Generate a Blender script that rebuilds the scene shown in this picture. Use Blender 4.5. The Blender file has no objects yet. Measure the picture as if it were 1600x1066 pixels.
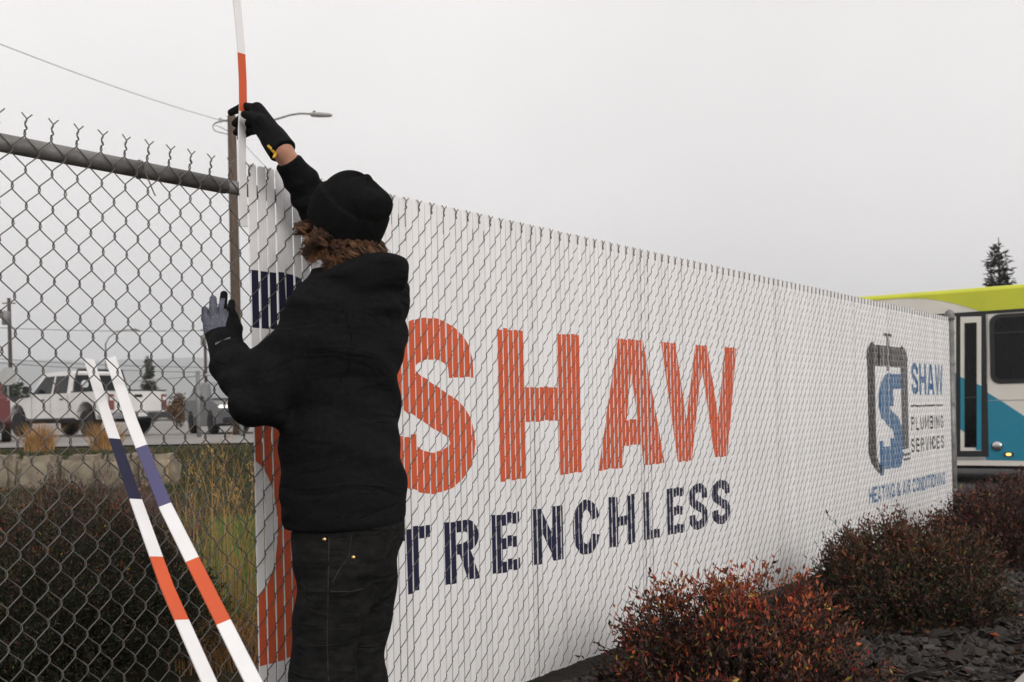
import bpy, bmesh, math, random
import numpy as np
from mathutils import Vector, Matrix
random.seed(7); rng = np.random.default_rng(7)
SC = bpy.context.scene; COL = SC.collection
R = math.radians

# ------------------------------------------------------------------ camera
FPX = 1555.0                       # focal length in pixels of the 1600 px wide frame
TH = R(38.235); CAM = np.array([0.0, -2.297, 1.099]); ROLL = R(1.2); SH = 108.7
FW = np.array([math.cos(TH), math.sin(TH), 0.0]); RT = np.array([math.sin(TH), -math.cos(TH), 0.0]); UP = np.array([0, 0, 1.0])
cam = bpy.data.cameras.new('camera'); camo = bpy.data.objects.new('camera', cam); COL.objects.link(camo)
cr, sr = math.cos(ROLL), math.sin(ROLL)
rx = cr*RT - sr*UP; uy = sr*RT + cr*UP; bz = -FW
camo.matrix_world = Matrix(((rx[0], uy[0], bz[0], CAM[0]), (rx[1], uy[1], bz[1], CAM[1]), (rx[2], uy[2], bz[2], CAM[2]), (0, 0, 0, 1)))
cam.sensor_width = 36; cam.lens = 36*FPX/1600
cam.shift_x = -sr*SH/1600; cam.shift_y = cr*SH/1600
cam.clip_start = .05; cam.clip_end = 14000
cam.dof.use_dof = True; cam.dof.focus_distance = 2.95; cam.dof.aperture_fstop = 6.3
SC.camera = camo

# ------------------------------------------------------------------ sky, sun, exposure
SUN_EL, SUN_AZ = R(25), R(202)     # azimuth clockwise from +Y: behind and left of the camera, through cloud
w = bpy.data.worlds.new('World'); SC.world = w; w.use_nodes = True
nt = w.node_tree; N = nt.nodes; L = nt.links; N.clear()
out = N.new('ShaderNodeOutputWorld'); bg = N.new('ShaderNodeBackground'); bg.inputs['Strength'].default_value = .1
sky = N.new('ShaderNodeTexSky'); sky.sky_type = 'NISHITA'; sky.sun_disc = False
sky.sun_elevation = SUN_EL; sky.sun_rotation = SUN_AZ; sky.dust_density = 4
hs = N.new('ShaderNodeHueSaturation'); hs.inputs['Saturation'].default_value = .1; L.new(sky.outputs[0], hs.inputs['Color'])
tc = N.new('ShaderNodeTexCoord'); sep = N.new('ShaderNodeSeparateXYZ'); L.new(tc.outputs['Generated'], sep.inputs[0])
mx = N.new('ShaderNodeMath'); mx.operation = 'MAXIMUM'; mx.inputs[1].default_value = 0; L.new(sep.outputs['Z'], mx.inputs[0])
ma = N.new('ShaderNodeMath'); ma.operation = 'MULTIPLY_ADD'; ma.inputs[1].default_value = .40; ma.inputs[2].default_value = 1.0; L.new(mx.outputs[0], ma.inputs[0])
no = N.new('ShaderNodeTexNoise'); no.inputs['Scale'].default_value = 1.5; no.inputs['Detail'].default_value = 4; no.inputs['Roughness'].default_value = .45
L.new(tc.outputs['Generated'], no.inputs['Vector'])
mr = N.new('ShaderNodeMapRange'); mr.inputs[1].default_value = .25; mr.inputs[2].default_value = .75; mr.inputs[3].default_value = .85; mr.inputs[4].default_value = 1.13
L.new(no.outputs[0], mr.inputs[0])
mm = N.new('ShaderNodeMath'); mm.operation = 'MULTIPLY'; L.new(ma.outputs[0], mm.inputs[0]); L.new(mr.outputs[0], mm.inputs[1])
cl = N.new('ShaderNodeMix'); cl.data_type = 'RGBA'; cl.blend_type = 'MULTIPLY'; cl.inputs[0].default_value = 1
cl.inputs[6].default_value = (8.35, 8.1, 8.0, 1); L.new(mm.outputs[0], cl.inputs[7])
mixs = N.new('ShaderNodeMix'); mixs.data_type = 'RGBA'; mixs.inputs[0].default_value = .9
L.new(hs.outputs[0], mixs.inputs[6]); L.new(cl.outputs[2], mixs.inputs[7])
L.new(mixs.outputs[2], bg.inputs[0]); L.new(bg.outputs[0], out.inputs[0])
sl = bpy.data.lights.new('sun', 'SUN'); sl.energy = 1.5; sl.angle = R(25); sl.color = (1, .96, .91)
so = bpy.data.objects.new('sun', sl); COL.objects.link(so)
sd = Vector((math.sin(SUN_AZ)*math.cos(SUN_EL), math.cos(SUN_AZ)*math.cos(SUN_EL), math.sin(SUN_EL)))
so.rotation_euler = sd.to_track_quat('Z', 'Y').to_euler(); so.location = (0, -8, 12)
SC.view_settings.view_transform = 'Standard'; SC.view_settings.look = 'None'; SC.view_settings.exposure = .13; SC.view_settings.gamma = 1
SC.view_settings.use_curve_mapping = False
SC.render.engine = 'CYCLES'; SC.cycles.use_denoising = True; SC.cycles.max_bounces = 6; SC.cycles.diffuse_bounces = 3
SC.cycles.volume_bounces = 1; SC.cycles.transparent_max_bounces = 8

# ------------------------------------------------------------------ helpers
def at(px, py, Z):                  # measured direction and distance -> place in the world
    x, y = px-800, py-533
    a = cr*x - sr*y; b = sr*x + cr*y
    return CAM + FW*Z + RT*(a/FPX*Z) + UP*(-(b-SH)/FPX*Z)
def ray(px, py): return at(px, py, 1.0)-CAM
def on_plane(px, py, p0, n):
    d = ray(px, py); return CAM + d*(np.dot(p0-CAM, n)/np.dot(d, n))
def on_fence(px, py, y0=0.0):
    p = on_plane(px, py, np.array([0, y0, 0]), np.array([0, 1.0, 0])); return p[0], p[2]
def sstep(x, a, b):
    t = np.clip((np.asarray(x, float)-a)/(b-a), 0, 1); return t*t*(3-2*t)

MATS = {}
def mat(name, col, rough=.6, var=.12, scale=8.0, bump=0.0, bscale=None, metal=0.0, spec=.5, col2=None, sheen=0, emit=None, stretch=None, trans=0, detail=5, rand=0, wrinkle=None):
    if name in MATS: return MATS[name]
    m = bpy.data.materials.new(name); m.use_nodes = True; t = m.node_tree; b = t.nodes['Principled BSDF']
    b.inputs['Roughness'].default_value = rough; b.inputs['Metallic'].default_value = metal
    b.inputs['Specular IOR Level'].default_value = spec
    if sheen: b.inputs['Sheen Weight'].default_value = sheen; b.inputs['Sheen Roughness'].default_value = .6
    if trans: b.inputs['Transmission Weight'].default_value = trans
    c = t.nodes.new('ShaderNodeTexCoord'); src = c.outputs['Object']
    if stretch:
        mp = t.nodes.new('ShaderNodeMapping'); mp.inputs['Scale'].default_value = stretch; t.links.new(src, mp.inputs[0]); src = mp.outputs[0]
    n = t.nodes.new('ShaderNodeTexNoise'); n.inputs['Scale'].default_value = scale; n.inputs['Detail'].default_value = detail
    t.links.new(src, n.inputs['Vector'])
    cr_ = t.nodes.new('ShaderNodeValToRGB'); e = cr_.color_ramp.elements
    c1 = col2 if col2 else tuple(min(1, x*(1+var)) for x in col)
    c0 = col if col2 else tuple(x*(1-var) for x in col)
    e[0].position = .3; e[1].position = .7; e[0].color = (*c0, 1); e[1].color = (*c1, 1)
    t.links.new(n.outputs[0], cr_.inputs[0]); colo = cr_.outputs[0]
    if rand:                        # small differences from piece to piece
        oi = t.nodes.new('ShaderNodeObjectInfo'); rm = t.nodes.new('ShaderNodeMapRange'); rm.inputs[3].default_value = 1-rand; rm.inputs[4].default_value = 1
        t.links.new(oi.outputs['Random'], rm.inputs[0]); mu = t.nodes.new('ShaderNodeMix'); mu.data_type = 'RGBA'; mu.blend_type = 'MULTIPLY'; mu.inputs[0].default_value = 1
        t.links.new(colo, mu.inputs[6]); t.links.new(rm.outputs[0], mu.inputs[7]); colo = mu.outputs[2]
    t.links.new(colo, b.inputs['Base Color'])
    if bump:
        n2 = t.nodes.new('ShaderNodeTexNoise'); n2.inputs['Scale'].default_value = bscale or scale*4; n2.inputs['Detail'].default_value = 4
        t.links.new(src, n2.inputs['Vector'])
        bp = t.nodes.new('ShaderNodeBump'); bp.inputs['Strength'].default_value = bump; bp.inputs['Distance'].default_value = .01
        t.links.new(n2.outputs[0], bp.inputs['Height']); t.links.new(bp.outputs[0], b.inputs['Normal'])
        if wrinkle:
            n3 = t.nodes.new('ShaderNodeTexNoise'); n3.inputs['Scale'].default_value = wrinkle[0]; n3.inputs['Detail'].default_value = 2; n3.inputs['Distortion'].default_value = 1.2
            m3 = t.nodes.new('ShaderNodeMapping'); m3.inputs['Scale'].default_value = (.6, .6, 1.9); m3.inputs['Rotation'].default_value = (.3, .35, 0); t.links.new(c.outputs['Object'], m3.inputs[0]); t.links.new(m3.outputs[0], n3.inputs['Vector'])
            b3 = t.nodes.new('ShaderNodeBump'); b3.inputs['Strength'].default_value = wrinkle[1]; b3.inputs['Distance'].default_value = wrinkle[2]
            t.links.new(n3.outputs[0], b3.inputs['Height']); t.links.new(b3.outputs[0], bp.inputs['Normal'])
    if emit:
        b.inputs['Emission Color'].default_value = (*emit[:3], 1); b.inputs['Emission Strength'].default_value = emit[3]
    MATS[name] = m; return m

class MB:
    """collects vertices and faces (with a material slot each) for one mesh"""
    def __init__(s): s.v = []; s.f = []; s.m = []
    def add(s, vs, fs, mi=0):
        o = len(s.v); s.v.extend([tuple(map(float, p)) for p in vs]); s.f.extend([tuple(i+o for i in f) for f in fs]); s.m.extend([mi]*len(fs)); return s
    def box(s, c, d, mi=0, rot=None):
        vs = [np.array([sx*d[0]/2, sy*d[1]/2, sz*d[2]/2]) for sx in (-1, 1) for sy in (-1, 1) for sz in (-1, 1)]
        if rot is not None: vs = [np.array(rot @ Vector(v)) for v in vs]
        vs = [v+np.array(c) for v in vs]
        return s.add(vs, [(0, 1, 3, 2), (4, 6, 7, 5), (0, 4, 5, 1), (2, 3, 7, 6), (0, 2, 6, 4), (1, 5, 7, 3)], mi)
    def tube(s, pts, r, n=8, mi=0, caps=True):
        pts = [np.array(p, float) for p in pts]; k = len(pts); rr = r if hasattr(r, '__len__') else [r]*k
        vs = []; ref = None
        for i, p in enumerate(pts):
            t = pts[min(i+1, k-1)]-pts[max(i-1, 0)]; t = t/(np.linalg.norm(t)+1e-12)
            if ref is None:
                ref = np.cross(t, [0, 0, 1.0]) if abs(t[2]) < .9 else np.cross(t, [0, 1.0, 0])
            ref = ref-t*np.dot(ref, t); ref /= (np.linalg.norm(ref)+1e-12); b = np.cross(t, ref)
            for j in range(n):
                a = 2*math.pi*j/n; vs.append(p+rr[i]*(math.cos(a)*ref+math.sin(a)*b))
        fs = [(i*n+j, i*n+(j+1) % n, (i+1)*n+(j+1) % n, (i+1)*n+j) for i in range(k-1) for j in range(n)]
        if caps: fs += [tuple(range(n-1, -1, -1)), tuple((k-1)*n+j for j in range(n))]
        return s.add(vs, fs, mi)
    def prism(s, prof, y0, y1, mi=0, top=None):     # prof: closed (x,z) outline; top(x,z)->inset of both sides
        n = len(prof); ins = top or (lambda x, z: 0)
        vs = [(x, y0+ins(x, z), z) for x, z in prof]+[(x, y1-ins(x, z), z) for x, z in prof]
        fs = [tuple(range(n)), tuple(range(2*n-1, n-1, -1))]+[(i, n+i, n+(i+1) % n, (i+1) % n) for i in range(n)]
        return s.add(vs, fs, mi)
    def lathe(s, prof, n=16, mi=0, axis='z', c=(0, 0, 0)):
        vs = []
        for r, h in prof:
            for j in range(n):
                a = 2*math.pi*j/n; x, y = r*math.cos(a), r*math.sin(a)
                p = (x, y, h) if axis == 'z' else ((x, h, y) if axis == 'y' else (h, x, y)); vs.append(np.array(p)+np.array(c))
        k = len(prof); fs = [(i*n+j, i*n+(j+1) % n, (i+1)*n+(j+1) % n, (i+1)*n+j) for i in range(k-1) for j in range(n)]
        fs += [tuple(range(n-1, -1, -1)), tuple((k-1)*n+j for j in range(n))]
        return s.add(vs, fs, mi)
    def mesh(s, name, mats, smooth=False, bevel=0, seg=2):
        me = bpy.data.meshes.new(name); me.from_pydata(s.v, [], s.f)
        for m in (mats if isinstance(mats, (list, tuple)) else [mats]): me.materials.append(m)
        me.polygons.foreach_set('material_index', s.m)
        bm = bmesh.new(); bm.from_mesh(me); bmesh.ops.recalc_face_normals(bm, faces=bm.faces)
        if bevel:
            ed = [e for e in bm.edges if len(e.link_faces) == 2 and e.calc_face_angle(0) > .5]
            bmesh.ops.bevel(bm, geom=ed, offset=bevel, segments=seg, affect='EDGES', clamp_overlap=True)
        bm.to_mesh(me); bm.free()
        me.polygons.foreach_set('use_smooth', [bool(smooth)]*len(me.polygons)); me.update(); return me
    def build(s, name, mats, parent=None, smooth=False, bevel=0, seg=2, loc=None):
        return link(name, s.mesh(name, mats, smooth, bevel, seg), parent, loc)

def link(name, me, parent=None, loc=None, kind=None):
    o = bpy.data.objects.new(name, me); COL.objects.link(o)
    if parent: o.parent = parent
    if loc is not None: o.location = [float(v) for v in loc]
    if kind: o['kind'] = kind
    return o
def tag(o, label, cat, group=None):
    o['label'] = label; o['category'] = cat
    if group: o['group'] = group
    return o
def thing(name, label, cat, loc=(0, 0, 0), rz=0, group=None):
    o = bpy.data.objects.new(name, None); COL.objects.link(o); o.location = [float(v) for v in loc]; o.rotation_euler[2] = rz
    o.empty_display_size = .1
    return tag(o, label, cat, group)
def raw_mesh(name, V, Fq, mats, mi=None, smooth=False):
    """fast numpy mesh; Fq (n,3) or (n,4)"""
    me = bpy.data.meshes.new(name); n, k = Fq.shape
    me.vertices.add(len(V)); me.vertices.foreach_set('co', np.asarray(V, np.float32).ravel())
    me.loops.add(n*k); me.loops.foreach_set('vertex_index', np.asarray(Fq, np.int32).ravel())
    me.polygons.add(n); me.polygons.foreach_set('loop_start', np.arange(0, n*k, k, dtype=np.int32))
    for m in (mats if isinstance(mats, (list, tuple)) else [mats]): me.materials.append(m)
    if mi is not None: me.polygons.foreach_set('material_index', np.asarray(mi, np.int32))
    me.polygons.foreach_set('use_smooth', np.full(n, bool(smooth)))
    me.update(calc_edges=True); me.validate(); return me
#@@SETTING
# ------------------------------------------------------------------ the ground and far setting
def tx(x, y): return (x-CAM[0])*FW[0]+(y-CAM[1])*FW[1], (x-CAM[0])*RT[0]+(y-CAM[1])*RT[1]
def xy(t, xc): p = CAM+FW*t+RT*xc; return p[0], p[1]
def ground_z(x, y):
    t, xc = tx(np.asarray(x, float), np.asarray(y, float))
    wl = 1-sstep(xc, 0.5, 4)
    z = wl*(.22*sstep(t, 9.2, 12.6)+.33*sstep(t, 12.9, 15.5))
    z = z-.2*sstep(x, 9.9, 11.6)*(1-wl)
    z = z+.012*np.sin(x*3.1+1)*np.sin(y*2.7)*(1-sstep(t, 8, 14))
    return z
M_SOIL = mat('dark soil and dry leaf litter', (.026, .026, .013), .95, col2=(.065, .055, .03), scale=5, bump=.6, bscale=30, spec=.1)
tt = np.concatenate([np.linspace(-14, 0, 15), np.arange(.3, 18, .3), np.geomspace(18.5, 4000, 40)])
xx = np.concatenate([-np.geomspace(4000, 13, 30), np.arange(-12.5, 12.6, .5), np.geomspace(13, 4000, 30)])
T_, X_ = np.meshgrid(tt, xx, indexing='ij'); gx = CAM[0]+FW[0]*T_+RT[0]*X_; gy = CAM[1]+FW[1]*T_+RT[1]*X_
GV = np.stack([gx, gy, ground_z(gx, gy)], -1).reshape(-1, 3); nx_ = len(xx)
ii = (np.arange(len(tt)-1)[:, None]*nx_+np.arange(nx_-1)[None]).ravel()
GF = np.stack([ii, ii+1, ii+nx_+1, ii+nx_], -1)
link('ground', raw_mesh('ground', GV, GF[:, ::-1], M_SOIL, smooth=True), kind='structure')

def sheet(name, t0, t1, x0, x1, m, lift, nt_=30, nx=30):
    t_, x_ = np.meshgrid(np.linspace(t0, t1, nt_), np.linspace(x0, x1, nx), indexing='ij')
    px = CAM[0]+FW[0]*t_+RT[0]*x_; py = CAM[1]+FW[1]*t_+RT[1]*x_
    V = np.stack([px, py, ground_z(px, py)+lift], -1).reshape(-1, 3)
    i = (np.arange(nt_-1)[:, None]*nx+np.arange(nx-1)[None]).ravel()
    return link(name, raw_mesh(name, V, np.stack([i+nx, i+nx+1, i+1, i], -1), m), kind='structure')
M_ASPH = mat('worn grey asphalt', (.24, .228, .215), .9, .2, 1.2, .3, 60, spec=.2)
M_ASPD = mat('dark asphalt', (.06, .058, .056), .9, .2, 1.2, .3, 60, spec=.2)
M_CONC = mat('pale concrete', (.34, .32, .29), .9, .15, 4, .3, 40, spec=.2)
sheet('road', 19.5, 160, -110, 1, M_ASPH, .03, 60, 60)
#sheet('sidewalk', 17.2, 18.8, -60, 1, M_CONC, .05, 6, 60)
# the street where the bus stands, beyond the end of the fence
st = MB(); st.add([(11.6, -14, -.19), (26, -14, -.19), (40, 60, -.19), (20, 60, -.19)], [(0, 1, 2, 3)]); link('street', st.mesh('street', M_ASPD), kind='structure')
kb = MB(); kb.box((11.4, -2, -.11), (.16, 26, .2)); link('kerb', kb.mesh('kerb', M_CONC, bevel=.02), kind='structure')
# kerb and pavement at the near edge of the planting bed
KY = -1.485
kb = MB()
for i in range(8): kb.box((-2+i*2.0, KY-.075, .03), (1.985, .15, .16))
link('bed_kerb', kb.mesh('bed_kerb', M_CONC, bevel=.018), kind='structure')
pv = MB(); pv.add([(-6, -9, .05), (11, -9, .05), (11, KY-.15, .05), (-6, KY-.15, .05)], [(0, 1, 2, 3)]); link('pavement', pv.mesh('pavement', M_ASPH), kind='structure')

# hills far beyond the road, fading in the haze
def hills(name, t0, base, amp, seed, m):
    xs = np.linspace(-4000, 4000, 260); ts = np.linspace(0, 1, 12)
    V = []
    for k in ts:
        for x in xs:
            u = x/900+seed
            h = base+amp*(.5*math.sin(u*1.3)+.3*math.sin(u*3.1+1)+.12*math.sin(u*9)+.06*math.sin(u*23))
            p = CAM+FW*(t0+k*700)+RT*x; V.append((p[0], p[1], h*math.sin(k*math.pi/2)**.8-1))
    n = len(xs); i = (np.arange(11)[:, None]*n+np.arange(n-1)[None]).ravel()
    link(name, raw_mesh(name, np.array(V), np.stack([i, i+1, i+n+1, i+n], -1)[:, ::-1], m, smooth=True), kind='structure')
M_HILL = mat('far wooded hillside', (.03, .045, .03), .95, col2=(.08, .085, .05), scale=.02, spec=.1)
hills('hills', 3000, 205, 38, 2.2, M_HILL)
hz = MB(); hz.box((1700, 1700, 146), (7000, 7000, 296)); ho = link('haze', hz.mesh('haze', []), kind='stuff')
hm = bpy.data.materials.new('pale haze'); hm.use_nodes = True; hn = hm.node_tree; hn.nodes.clear()
ho_ = hn.nodes.new('ShaderNodeOutputMaterial'); pv_ = hn.nodes.new('ShaderNodeVolumePrincipled')
pv_.inputs['Color'].default_value = (.90, .92, .96, 1); pv_.inputs['Density'].default_value = .00042; pv_.inputs['Anisotropy'].default_value = .2
hn.links.new(pv_.outputs[0], ho_.inputs['Volume']); ho.data.materials.append(hm)
ho.location = (0, 0, 0)
# ------------------------------------------------------------------ chain-link fence with printed slats
A = .0311; VP = .0843; X0 = 1.737-39*A; ZT = 1.765; ZB = .07
S_BOT, S_TOP = .08, 1.808; N_SLAT = 229; N_WIRE = 39+N_SLAT+1
M_WIRE = mat('weathered galvanised wire', (.125, .113, .105), .55, .3, 30, metal=.5)
M_PIPE = mat('dull galvanised pipe', (.12, .115, .11), .55, col2=(.26, .25, .24), scale=14, bump=.25, bscale=60, metal=.5)
M_PVC = mat('white plastic slat', (.755, .742, .738), .42, scale=2.2, spec=.4, col2=(.81, .795, .79), rand=.07, stretch=(6, 6, .8))
M_ORA = mat('orange print', (.57, .096, .036), .6, .06, 6, spec=.22)
M_NAV = mat('navy print', (.016, .016, .043), .55, .15, 6, spec=.2); M_NAV_GLARE = mat('navy print with painted glare', (.075, .068, .16), .4, .1, 6, spec=.3)  # second is a paler navy copy, sky glare put into its colour
M_BLU = mat('blue print', (.012, .105, .24), .6, .1, 6, spec=.2)
M_BLK = mat('olive black print', (.012, .012, .009), .6, .15, 6, spec=.2)
PM = {'o': M_ORA, 'n': M_NAV, 'b': M_BLU, 'k': M_BLK}
fence = thing('chain_link_fence', 'long galvanised chain link fence half filled with white printed privacy slats', 'fence', (0, 0, 0))

def wire_path(odd, seed):
    r_ = random.Random(seed); pts = []
    z = ZT; right = not odd                # the last bend at the top: even wires lean right, odd ones left
    sgn = 1 if right else -1; xr = A+.0012 if right else -.0012
    # barb and twist with the neighbour
    tw = []
    cx = A if right else 0.0; ph = 0 if right else math.pi
    e = .012+r_.uniform(-.003, .003)
    tw.append((cx+sgn*e, -.0072, ZT+.041+r_.uniform(-.003, .003)))
    for k in range(8):
        a = ph+k*.85; tw.append((cx+.0022*math.cos(a)*sgn, -.0062+.0022*math.sin(a), ZT+.030-.0033*k))
    pts += tw
    while z > ZB+VP/2:
        xe = A+.0016 if right else -.0016; xo = -.0016 if right else A+.0016
        j = r_.uniform(-.0008, .0008)
        # going down from a right bend to the left = the "/" run, in front; from left to right = "\" run, behind
        y = -.0047 if right else .0047
        pts.append((xe, -y*.35, z+.0045+j)); pts.append((xe, y*.35, z-.0045+j))
        for f in (.17, .5, .83): pts.append((xe+(xo-xe)*f, y*(1 if f == .5 else .9), z-.0045-(VP/2-.009)*(f+.035*math.sin(2*math.pi*f))))
        z -= VP/2; right = not right
    return pts
wm = {}
for odd in (0, 1):
    for v in range(3):
        wm[odd, v] = MB().tube(wire_path(odd, 10*v+odd), .00158, 5, caps=False).mesh('wire', M_WIRE, smooth=True)
for i in range(N_WIRE):
    o = link('wire', wm[i % 2, random.randrange(3)], fence, (X0+i*A, 0, 0))
    o.rotation_euler[0] = random.uniform(-.0006, .0006)

# frame behind the mesh
XE = X0+N_WIRE*A+.035
rail = MB().tube([(X0-.6, .028, 1.738), (1.2, .028, 1.738), (1.68, .028, 1.738)], .0215, 18)
rail.build('top_rail', M_PIPE, fence, smooth=True)
MB().tube([(1.655, .028, 1.738), (XE, .028, 1.738)], .019, 18).build('top_rail', M_PIPE, fence, smooth=True)
MB().tube([(X0-.6, .012, ZB+.03), (XE, .012, ZB+.03)], .0022, 6).build('tension_wire', M_WIRE, fence)
for i in range(3):
    po = MB().tube([(2.55+i*2.6, .052, -.3), (2.55+i*2.6, .052, 1.73)], .027, 14).build('post', M_PIPE, fence, smooth=True)
ep = MB().tube([(XE, .01, -.4), (XE, .01, 1.80)], .036, 18).build('end_post', M_PIPE, fence, smooth=True)
MB().lathe([(.041, 1.79), (.043, 1.81), (.040, 1.84), (.028, 1.865), (.008, 1.878), (.0, 1.88)], 18, c=(XE, .01, 0)).build('post_cap', M_PIPE, ep, smooth=True)
for z in (.35, .72, 1.08, 1.42, 1.68):
    b = MB().lathe([(.0365, z-.013), (.0395, z-.012), (.0395, z+.012), (.0365, z+.013)], 18, c=(XE, .01, 0)); b.box((XE-.046, .01, z), (.022, .008, .022))
    b.build('tie_band', M_PIPE, ep, smooth=False)
MB().box((XE-.052, .0, .94), (.016, .005, 1.68)).build('tension_bar', M_PIPE, fence)
for xt in (.78, 1.42):              # aluminium ties round the rail
    MB().tube([(xt, .028+.024*math.cos(a), 1.738+.024*math.sin(a)) for a in np.linspace(2.2, 8.0, 16)]+[(xt+.006, -.008, 1.700), (xt+.016, -.012, 1.672), (xt+.021, -.010, 1.668)], .0018, 5).build('wire_tie', M_WIRE, fence)

# ---- lettering: every glyph is a union of convex pieces in a unit box
def ribbon(pts, tx_, tz, closed=False):
    pts = [np.array(p, float) for p in pts]; n = len(pts); q = []; lr = []
    for i in range(n):
        a, b = pts[max(i-1, 0)], pts[min(i+1, n-1)]
        d = b-a; nn = np.array([-d[1]/1, d[0]]); nn /= np.linalg.norm(nn)+1e-9
        off = np.array([nn[0]*tx_/2, nn[1]*tz/2]); lr.append((pts[i]+off, pts[i]-off))
    for i in range(n-1): q.append([lr[i][0], lr[i+1][0], lr[i+1][1], lr[i][1]])
    return q
def arc(cx, cz, rx_, rz_, a0, a1, n=14): return [(cx+rx_*math.cos(R(a0+(a1-a0)*k/n)), cz+rz_*math.sin(R(a0+(a1-a0)*k/n))) for k in range(n+1)]
def rect(x0, z0, x1, z1): return [np.array(p, float) for p in ((x0, z0), (x1, z0), (x1, z1), (x0, z1))]
def quad(*p): return [np.array(q, float) for q in p]
def glyph(c, t, h):
    """t, h: width of upright strokes and height of level ones, in fractions of the letter's box"""
    a, b = t/2, h/2; G = []
    if c == 'H': G = [rect(0, 0, t, 1), rect(1-t, 0, 1, 1), rect(t, .5-b, 1-t, .5+b)]
    elif c == 'T': G = [rect(0, 1-h, 1, 1), rect(.5-a, 0, .5+a, 1-h)]
    elif c == 'L': G = [rect(0, 0, t, 1), rect(t, 0, 1, h)]
    elif c == 'E': G = [rect(0, 0, t, 1), rect(t, 0, 1, h), rect(t, .5-b, .9, .5+b), rect(t, 1-h, 1, 1)]
    elif c == 'I': G = [rect(.5-a, 0, .5+a, 1)]
    elif c == 'N': G = [rect(0, 0, t, 1), rect(1-t, 0, 1, 1), quad((t*.9, 1), (t*.1, 1), (1-t*.9, 0), (1-t*.1, 0))]
    elif c == 'M': G = [rect(0, 0, t, 1), rect(1-t, 0, 1, 1), quad((t*.1, 1), (t*1.0, 1), (.5+a*.7, .2), (.5-a*.7, .2)), quad((1-t*.1, 1), (1-t, 1), (.5-a*.7, .2), (.5+a*.7, .2))]
    elif c == 'A': G = [quad((0, 0), (t*1.02, 0), (.5+a*.35, 1), (.5-a*1.15, 1)), quad((1, 0), (1-t*1.02, 0), (.5-a*.35, 1), (.5+a*1.15, 1)), quad((.2, .17), (.8, .17), (.73, .17+h), (.27, .17+h))]
    elif c == 'V': G = [quad((0, 1), (t, 1), (.5+a, 0), (.5-a, 0)), quad((1, 1), (1-t, 1), (.5-a, 0), (.5+a, 0))]
    elif c == 'W':
        s = t*.82
        G = [quad((0, 1), (s, 1), (.25+s*.55, 0), (.25-s*.45, 0)), quad((.5-s*.45, 1), (.5+s*.2, 1), (.25+s*.55, 0), (.25-s*.2, 0)),
             quad((.5-s*.2, 1), (.5+s*.45, 1), (.75+s*.2, 0), (.75-s*.55, 0)), quad((1, 1), (1-s, 1), (.75-s*.55, 0), (.75+s*.45, 0))]
    elif c == 'U': G = [rect(0, .4, t, 1), rect(1-t, .4, 1, 1)]+ribbon(arc(.5, .42, .5-a, .42-b, 180, 360), t, h)
    elif c in 'CG':
        G = ribbon(arc(.5, .6, .5-a, .4-b, 8, 180), t, h)+[rect(0, .38, t, .62)]+ribbon(arc(.5, .4, .5-a, .4-b, 180, 352), t, h)
        if c == 'G': G += [rect(.5, .36, 1, .36+h*.85)]
    elif c == 'O': G = ribbon(arc(.5, .6, .5-a, .4-b, 0, 180), t, h)+[rect(0, .38, t, .62), rect(1-t, .38, 1, .62)]+ribbon(arc(.5, .4, .5-a, .4-b, 180, 360), t, h)
    elif c == 'D': G = [rect(0, 0, t, 1), rect(t, 0, .5, h), rect(t, 1-h, .5, 1)]+ribbon(arc(.45, .5, .55-a, .5-b, -90, 90), t, h)
    elif c in 'PRB':
        G = [rect(0, 0, t, 1), rect(t, 1-h, .58, 1), rect(t, .45, .58, .45+h*.9)]+ribbon(arc(.55, .725, .45-a, .275-b*.95, -90, 90), t, h)
        if c == 'R': G += [quad((.42, .47), (.42+t, .47), (1.02, 0), (1.02-t*1.1, 0))]
        if c == 'B': G += [rect(t, 0, .58, h)]+ribbon(arc(.55, .25, .45-a, .25-b, -90, 90), t, h)
    elif c == 'S':
        p = arc(.5, .72, .5-a, .28-b, 0, 180, 16); p[0] = (1-a, .685)
        G = ribbon([(1-a-.005, .665)]+p[1:]+arc(.5, .72, .5-a, .72-.5-.03, 180, 250, 8)[1:]+arc(.5, .28, .5-a, .5-.28-.03, 70, 0, 8)+arc(.5, .28, .5-a, .28-b, 0, -180, 16)[1:-1]+[(a+.005, .335)], t, h)
    elif c == '&':
        G = ribbon(arc(.42, .76, .24, .24-b, -40, 220, 12)+[(.95, .02)], t, h)+ribbon([(.58, .6)]+arc(.4, .27, .4-a, .27-b, 110, 330, 12)+[(.98, .42)], t, h)
    return G
PRINT = {k: [] for k in PM}
def put(kind, polys, x0, x1, z0, z1):
    for p in polys: PRINT[kind].append(np.array([(x0+q[0]*(x1-x0), z0+q[1]*(z1-z0)) for q in p]))
def fx(px, py): return on_fence(px, py, -.003)[0]
def word(kind, txt, x0, x1, z0, z1, t, h, gap, wide={}):
    ws = [wide.get(c, .35 if c == ' ' else 1.0) for c in txt]; n = len(txt)
    u = (x1-x0)/(sum(ws)+gap*(n-1)); x = x0
    for c, w_ in zip(txt, ws):
        if c != ' ': put(kind, glyph(c, t/w_, h), x, x+u*w_, z0, z1)
        x += u*(w_+gap)
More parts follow.
